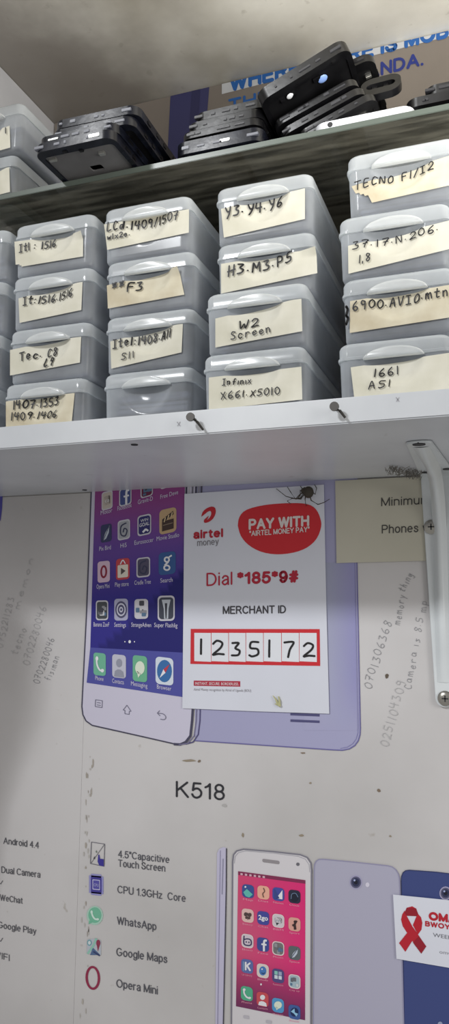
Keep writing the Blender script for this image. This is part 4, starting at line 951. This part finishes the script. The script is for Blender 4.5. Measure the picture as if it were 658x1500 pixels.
# (stack, row from bottom, front-left pixel, plane, label, quad, texts, opts)
LBL = [
 (1, 3, (20, 340), FR, 'frosted plastic box topmost in the first full stack, curling label reading 1516 on one line',
  ((21, 354), (121.7, 340.5), (121.5, 375.5), (23, 392)), [('It1 : 1516', (29, 371), (78.5, 358.5), 11)], {'corner': 1, 'notch': lambda u, v: (u < .12 and v > .8 and u/.12+(1-v)/.2 < .8)}),
 (1, 2, (17, 408), FR, 'frosted plastic box second from top in the first full stack, label reading 1516 twice',
  ((27, 437), (121, 412), (119, 454), (28.5, 473)), [('It:1516.1516', (34.5, 448), (107, 434), 11.5)], {}),
 (1, 1, (12.5, 491), FR, 'frosted box third from top in the first full stack, two-line label ending L9',
  ((14.6, 512.6), (119, 490.7), (117, 531), (14.6, 550)), [('Tec. C8', (30.5, 529), (81.5, 518.7), 12), ('L9', (65, 537.5), (78, 534.5), 13)], {}),
 (1, 0, (5, 568), FR, 'frosted plastic box at the bottom of the first full stack, label listing 1407 and 1406',
  ((8.5, 588), (109.5, 574.6), (104, 628), (8.5, 640)), [('1407.1353', (20, 600), (83, 591.5), 12), ('1409.1406', (16.5, 616.5), (84, 611), 11)], {'worn': True}),
 (2, 3, (151, 300), FR, 'frosted box topmost in the second full stack, wide label with slash between numbers',
  ((152, 325.6), (277, 294), (276.6, 340.6), (157, 366)), [('LCd.1409/1507', (157, 340), (262, 322), 12.5), ('w1x2e.', (158, 352), (191, 346), 7.5)], {}),
 (2, 2, (154, 385), FR, 'frosted box second from top in the second full stack, torn-cornered label reading F3',
  ((156.5, 418), (262, 392), (270, 431.5), (158, 452)), [('##', (165, 424), (183, 420), 9), ('F3', (186, 428), (207, 423), 13.5)], {'corner': 1, 'worn': True}),
 (2, 1, (153, 468), FR, 'frosted box third from top in the second full stack, two-line label ending S11',
  ((161.5, 500), (268, 473), (266, 516), (163, 540)), [('Itel:1408.A11', (166, 511), (251, 494), 12.5), ('S11', (178, 528), (198, 523.5), 9)], {}),
 (2, 0, (150, 551), FR, 'frosted plastic box without any paper label, bottom of the second full stack', None, [], {}),
 (3, 3, (315, 281), FR, 'frosted plastic box topmost in the third full stack, label reading Y3 Y4 Y6',
  ((323.7, 306), (446.8, 275.6), (446.8, 320.6), (328, 348)), [('Y3.Y4.Y6', (330, 321), (413, 300), 15)], {}),
 (3, 2, (316, 366), FR, 'frosted plastic box second from top in the third full stack, label reading H3 M3 P5',
  ((323.7, 386.5), (463.5, 363.7), (465, 400), (324, 430)), [('H3.M3.P5', (334, 405.5), (428, 384), 15)], {'corner': 1}),
 (3, 1, (300, 435), -.212, 'frosted plastic box third from top in the third full stack, label reading W2 Screen',
  ((315.5, 466.6), (441.6, 436), (443, 485), (315.5, 509)), [('W2', (350.5, 482.5), (378, 475.5), 13), ('Screen', (338.5, 498.5), (397.5, 487), 11)], {}),
 (3, 0, (296, 520), -.212, 'frosted plastic box at the bottom of the third full stack, label ending 5010',
  ((306, 553), (441.6, 537), (443, 585), (306, 601)), [('Infinix', (326, 565), (366, 559.5), 9), ('X661.X5010', (324.5, 585), (411, 577.5), 10.5)], {}),
 (4, 3, (507, 235), -.204, 'frosted plastic box topmost in the rightmost stack, worn brown-edged label with a slash',
  ((515, 273), (700, 215), (700, 262), (531, 300)), [('TECNO F1/I2', (520.6, 279.5), (635.5, 249), 12)], {'worn': True, 'notch': lambda u, v: u < .06 and v > .35+u*4}),
 (4, 2, (495, 332), -.204, 'frosted plastic box second from top in the rightmost stack, label with a small 18 underneath',
  ((510, 360), (690, 315), (690, 357), (510.6, 401)), [('37.17.N.206.', (516.5, 367), (643.5, 340), 11), ('1,8', (525.5, 386.5), (544, 382), 11)], {}),
 (4, 1, (500, 415), -.204, 'frosted plastic box third from top in the rightmost stack, worn label starting 6900',
  ((513, 441), (690, 412), (690, 460), (512.5, 487.7)), [('6900.AVIO.mtn', (517, 456), (657, 434), 13), ('}', (507, 477), (513, 476), 26)], {'worn': True}),
 (4, 0, (494, 510), -.204, 'frosted plastic box at the bottom of the rightmost stack, two-piece label reading A51',
  ((513.8, 538), (690, 512), (690, 570), (519, 582)), [('1661', (547, 552), (584, 546), 12), ('A51', (540, 570.5), (573, 566), 11)], {}),
]
inside_words = {3: 'topmost', 2: 'second', 1: 'third', 0: 'bottom'}
stack_words = {0: 'partly cut-off stack at the left edge', 1: 'first full stack', 2: 'second full stack', 3: 'third full stack', 4: 'rightmost stack'}
for s_, r_, px, yf, lab, quad, texts, kw in LBL:
    x = colx(px[0], px[1], yf)
    storage_box(x, yf, ZT+BH*r_, lab, G1, 'grey phone parts inside the %s box of the %s' % (inside_words[r_], stack_words[s_]), quad, texts, **kw)
for r_, px in ((3, 18), (2, 16), (1, 12), (0, 8)):
    x = W(px, 380, FR).x-BW/2+.006-.012
    storage_box(x, FR, ZT+BH*r_, 'frosted box cut off by the left photo edge, %s of its stack' % {3: 'topmost', 2: 'second from top', 1: 'third from top', 0: 'bottom'}[r_], G1,
                'grey phone parts inside the %s box of the %s' % (inside_words[r_], stack_words[0]))

# ------------------------------------------------------------------ glass shelf
gs = thing('glass_shelf', 'grimy clear glass shelf with dark greenish edge above the stacked boxes', 'shelf', (-.1, 0, ZG0))
bm = bmesh.new(); box(bm, -.53, .30, YG, -.0012, ZG0, ZG1); sub(obj('glass_pane', bm, M['glass'], None), gs)
bm = bmesh.new(); box(bm, -.53, .30, YG-.0012, YG-.0001, ZG0, ZG1, 0, .0004); sub(obj('polished_edge', bm, M['glass_edge'], None), gs)

G2 = 'boxes standing on the glass shelf'
gy = YG+.012
def glass_box(px, py, yy, z, label, quad, texts):
    x = W(px, py, yy).x-BW/2
    return storage_box(x, yy, z, label, G2, 'white parts inside the %s box on the glass shelf' % ('upper' if z > ZG1+.01 else 'lower'), quad, texts)
glass_box(22, 270, gy, ZG1, 'frosted plastic box standing on the glass shelf at left, under another box', ((-20, 262), (13.5, 243), (14.5, 281), (-20, 290)), [])
glass_box(31, 200, gy-.004, ZG1+BH, 'frosted plastic box at upper left, on top of the box on the glass shelf', ((-20, 195), (14, 184), (15, 216), (-20, 226)), [('1', (8, 196), (11, 195.5), 8)])

# ------------------------------------------------------------------ bare phone frames lying on the glass shelf
def extr(bm, outer, inner, z0, z1, mi=0):
    n = len(outer)
    vo = [[bm.verts.new((x, y, z)) for x, y in outer] for z in (z0, z1)]
    vi = [[bm.verts.new((x, y, z)) for x, y in inner] for z in (z0, z1)]
    for k in range(n):
        j = (k+1) % n
        for q in ((vo[0][k], vo[0][j], vo[1][j], vo[1][k]), (vi[1][k], vi[1][j], vi[0][j], vi[0][k]), (vo[1][k], vo[1][j], vi[1][j], vi[1][k]), (vi[0][k], vi[0][j], vo[0][j], vo[0][k])):
            bm.faces.new(q).material_index = mi
def frame_thing(label, PL, PR, back_pitch=0.0, Ln=.150, th=.0075, rim='frame', plate_m='plate_dark', plate=True, seed=0, bits=True, name='phone_housing', hint=None, extra=(), yaw=0.0):
    rnd = random.Random(seed)
    PL, PR = Vector(PL), Vector(PR); w = (PR-PL).length
    X = (PR-PL).normalized(); Yv = Vector((math.sin(yaw), math.cos(yaw)*math.cos(back_pitch), math.sin(back_pitch)))
    Yv = (Yv-X*Yv.dot(X)).normalized(); Z = X.cross(Yv)
    mtx = Matrix(((X.x, Yv.x, Z.x, PL.x), (X.y, Yv.y, Z.y, PL.y), (X.z, Yv.z, Z.z, PL.z), (0, 0, 0, 1)))
    t = thing(name, label, 'phone frame', (0, 0, 0), 'bare phone frames on the glass shelf'); t.matrix_world = mtx
    bm = bmesh.new(); extr(bm, rrect(0, w, 0, Ln, .0095, 6), rrect(.0045, w-.0045, .009, Ln-.009, .004, 6), 0, th)
    bmesh.ops.bevel(bm, geom=[e for e in bm.edges if abs(e.verts[0].co.z-e.verts[1].co.z) < 1e-6 and e.is_manifold and len(e.link_faces) == 2 and e.calc_face_angle(0) > 1], offset=.0011, segments=2, affect='EDGES')
    obj('rim', bm, M[rim], t, True, angle=40)
    if plate:
        bm = bmesh.new(); extr(bm, rrect(.0040, w-.0040, .0085, Ln-.0085, .004, 5), rrect(w*.44, w*.60, .035, .043, .002, 5), .0016, .0030)
        obj('mid_plate', bm, M[plate_m], t, True, angle=30)
    else:
        bm = bmesh.new()
        for x in (.33, .62): box(bm, w*x-.002, w*x+.002, .007, Ln-.008, .002, .004)
        box(bm, w*.62, w-.004, .007, .012, .002, .004); obj('cross_bar', bm, M[rim], t)
    if bits:
        for k in range(5):      # clips and antenna shims along the short end
            x = w*(.14+.17*k)+rnd.uniform(-.006, .006); ln = rnd.uniform(.002, .010)
            bm = bmesh.new(); box(bm, x-ln/2, x+ln/2, -.0007, .003, th*.35, th*.35+rnd.uniform(.0015, .003), 0, .0003)
            obj('clip', bm, M['metal'] if rnd.random() < .1 else M['shim' if rim == 'frame_blue' else 'shim_dark'], t)
        for k in range(4):
            x = w*(.15+.2*k)+rnd.uniform(-.004, .004); y_ = rnd.uniform(.004, .02); sx = rnd.uniform(.003, .007)
            bm = bmesh.new(); box(bm, x, x+sx, y_, y_+rnd.uniform(.002, .005), -.0008, .0018, 0, .0003)
            obj('connector', bm, M['metal'] if rnd.random() < .22 else M['frame'], t)
        for k in range(7):      # notches along the long rail
            y_ = .02+k*.018+rnd.uniform(-.003, .003)
            bm = bmesh.new(); box(bm, w-.0006, w+.0006, y_, y_+rnd.uniform(.004, .01), th*.3, th*.7, 0, .0002); obj('side_button', bm, M['frame'], t)
    for kind, u_, v_, s_ in extra:
        bm = bmesh.new()
        g = bmesh.ops.create_uvsphere(bm, u_segments=14, v_segments=8, radius=s_)
        for v in g['verts']: v.co = Vector((v.co.x, v.co.y, v.co.z*.3))+Vector((w*u_, v_, -.0002))
        obj('round_contact', bm, M['silver'] if kind == 's' else flat((130, 160, 220), .3), t, True)
    return t
def end(pxl, pxr, Z_=None, Yv=None, dz=0.0):
    if Yv is not None: return W(*pxl, Yv), W(*pxr, Yv)
    return H(*pxl, Z_), H(*pxr, Z_)
# left pile: overhanging the glass edge
z0 = ZG1+.0012
L1, R1 = end((54, 231), (172, 190), z0)
yy = (L1.y+R1.y)/2; xl = L1.x; print('left pile', L1, R1)
wl = .074
base = Vector((xl, yy, z0))
ex = Vector((wl, .0, 0))
frame_thing('black phone frame with bare grey plate, lowest of the left pile on the glass shelf', base, base+ex, 0, .158, plate_m='plate', rim='frame_blue', seed=1)
frame_thing('black phone frame second from bottom of the left pile on the glass shelf', base+Vector((.001, .004, .0082)), base+ex+Vector((.001, .004, .0082)), 0, .150, rim='frame_blue', seed=2)
frame_thing('black phone frame second from top of the left pile on the glass shelf', base+Vector((.010, .010, .0164)), base+ex+Vector((.012, .012, .0164)), 0, .150, rim='frame_blue', seed=3)
frame_thing('black phone frame topmost of the left pile, shifted to the right', base+Vector((.012, .010, .0246)), base+ex+Vector((.016, .012, .0246)), 0, .150, rim='frame_blue', seed=4)
RIGHT = []
def rp(label, pl, pr, Y_, pitch=0.0, **k):
    if Y_ is None:
        a_ = H(*pl, ZG1+.0012); b__ = W(*pr, a_.y); b__.z = a_.z
    else: a_, b__ = W(*pl, Y_), W(*pr, Y_)
    return frame_thing(label, a_, b__, pitch, **k)
rp('black phone frame lowest at the left end of the heap on the glass shelf', (255, 229), (384, 199), None, 0, seed=11, rim='frame_blue', Ln=.145, th=.011)
hy = H(255, 229, ZG1+.0006).y
rp('black phone frame second from bottom at the left end of the heap', (264, 206), (382, 179.5), hy+.008, 0, seed=12, Ln=.14, th=.006)
rp('black phone frame with open slots, third from bottom at the left end of the heap', (273, 194), (384, 168.5), hy+.012, 0, seed=13, Ln=.14)
rp('black phone frame topmost at the left end of the heap, beneath the tilted one', (284, 179), (392, 154), hy+.018, 0, seed=14, Ln=.13)
rp('large black phone frame tilted up highest on the heap, blue contact spot underneath', (380, 150), (512, 68), -.190, 0, seed=15, Ln=.140, th=.010, extra=(('b', .66, .016, .0042), ('s', .30, .013, .0030)))
rp('black phone frame leaning right behind the highest tilted frame', (460, 124), (548, 84), -.138, R(-6), seed=16, Ln=.11)
rp('dark phone frame sloping in the middle of the heap, just under the tilted one', (402, 187), (524, 119), -.172, 0, seed=17, Ln=.12, th=.006)
rp('dark phone frame sloping in the middle of the heap, second under the tilted one', (411, 201), (535, 132), -.171, 0, seed=18, Ln=.12, th=.006)
rp('dark phone frame sloping lowest in the middle of the heap, behind the silver cover', (437, 204), (551, 141), -.170, 0, seed=19, Ln=.12, th=.006)
rp('thin black frame with open holes at the right of the heap', (530, 154), (589, 139), -.150, R(62), seed=20, Ln=.026, th=.006, plate=False, bits=False)
rp('black phone frame upper of the two lying at the far right of the glass shelf', (622, 140), (740, 115), -.160, 0, seed=21, Ln=.14)
rp('black phone frame lower of the two lying at the far right of the glass shelf', (594, 159), (722, 132), -.165, 0, seed=22, Ln=.14)
a_, b__ = W(459, 192, YG+.001), W(606, 158.5, YG+.001)
zz0 = ZG1+.0004; a_.z = b__.z = zz0
SILVER = frame_thing('silver white phone back cover lying flat along the front edge of the glass shelf', a_, b__, 0, .14, .0062, rim='silver', plate_m='silver', bits=False, name='silver_phone_shell', extra=())
bm = bmesh.new()
cv = SILVER
tube(bm, [(.0135, -.0004, .0032), (.0135, .0006, .0032)], .0021, 12); obj('jack_hole', bm, M['hole'], cv, True)

# ------------------------------------------------------------------ light
w = bpy.data.worlds.new('world'); SC.world = w; w.use_nodes = True
bg = w.node_tree.nodes['Background']; bg.inputs['Color'].default_value = (1.0, .985, .955, 1); bg.inputs['Strength'].default_value = .36
tgt = Vector((-.13, -.1, 1.68))
la = bpy.data.lights.new('window_light', 'AREA'); la.shape = 'RECTANGLE'; la.size = .85; la.size_y = .42; la.energy = 1.9; la.color = (.97, .985, 1.0)
la.spread = R(17)
lo = bpy.data.objects.new('window_light', la); C.objects.link(lo)
lo.location = tgt+Vector((-.42, -1, .535)).normalized()*6.0
lo.rotation_euler = (tgt-lo.location).to_track_quat('-Z', 'Y').to_euler()
lb_ = bpy.data.lights.new('ceiling_fill', 'AREA'); lb_.shape = 'RECTANGLE'; lb_.size = .4; lb_.size_y = .2; lb_.energy = 3.2; lb_.color = (1.0, .97, .90)  # added fill light, aimed upward to brighten the ceiling
lb_.spread = R(125)
l2 = bpy.data.objects.new('ceiling_fill', lb_); C.objects.link(l2); l2.location = (.16, -.46, 1.70)
l2.rotation_euler = (Vector((.06, -.34, 2.05))-l2.location).to_track_quat('-Z', 'Y').to_euler()
lc = bpy.data.lights.new('right_fill', 'AREA'); lc.shape = 'RECTANGLE'; lc.size = .5; lc.size_y = .8; lc.energy = 9; lc.color = (1.0, .98, .95)  # added fill light from the right, lifts the box sides
l3 = bpy.data.objects.new('right_fill', lc); C.objects.link(l3); l3.location = (1.3, -1.0, 1.85)
l3.rotation_euler = (Vector((-.2, -.15, 1.7))-l3.location).to_track_quat('-Z', 'Y').to_euler()
SC.view_settings.view_transform = 'Standard'; SC.view_settings.look = 'None'; SC.view_settings.exposure = 0
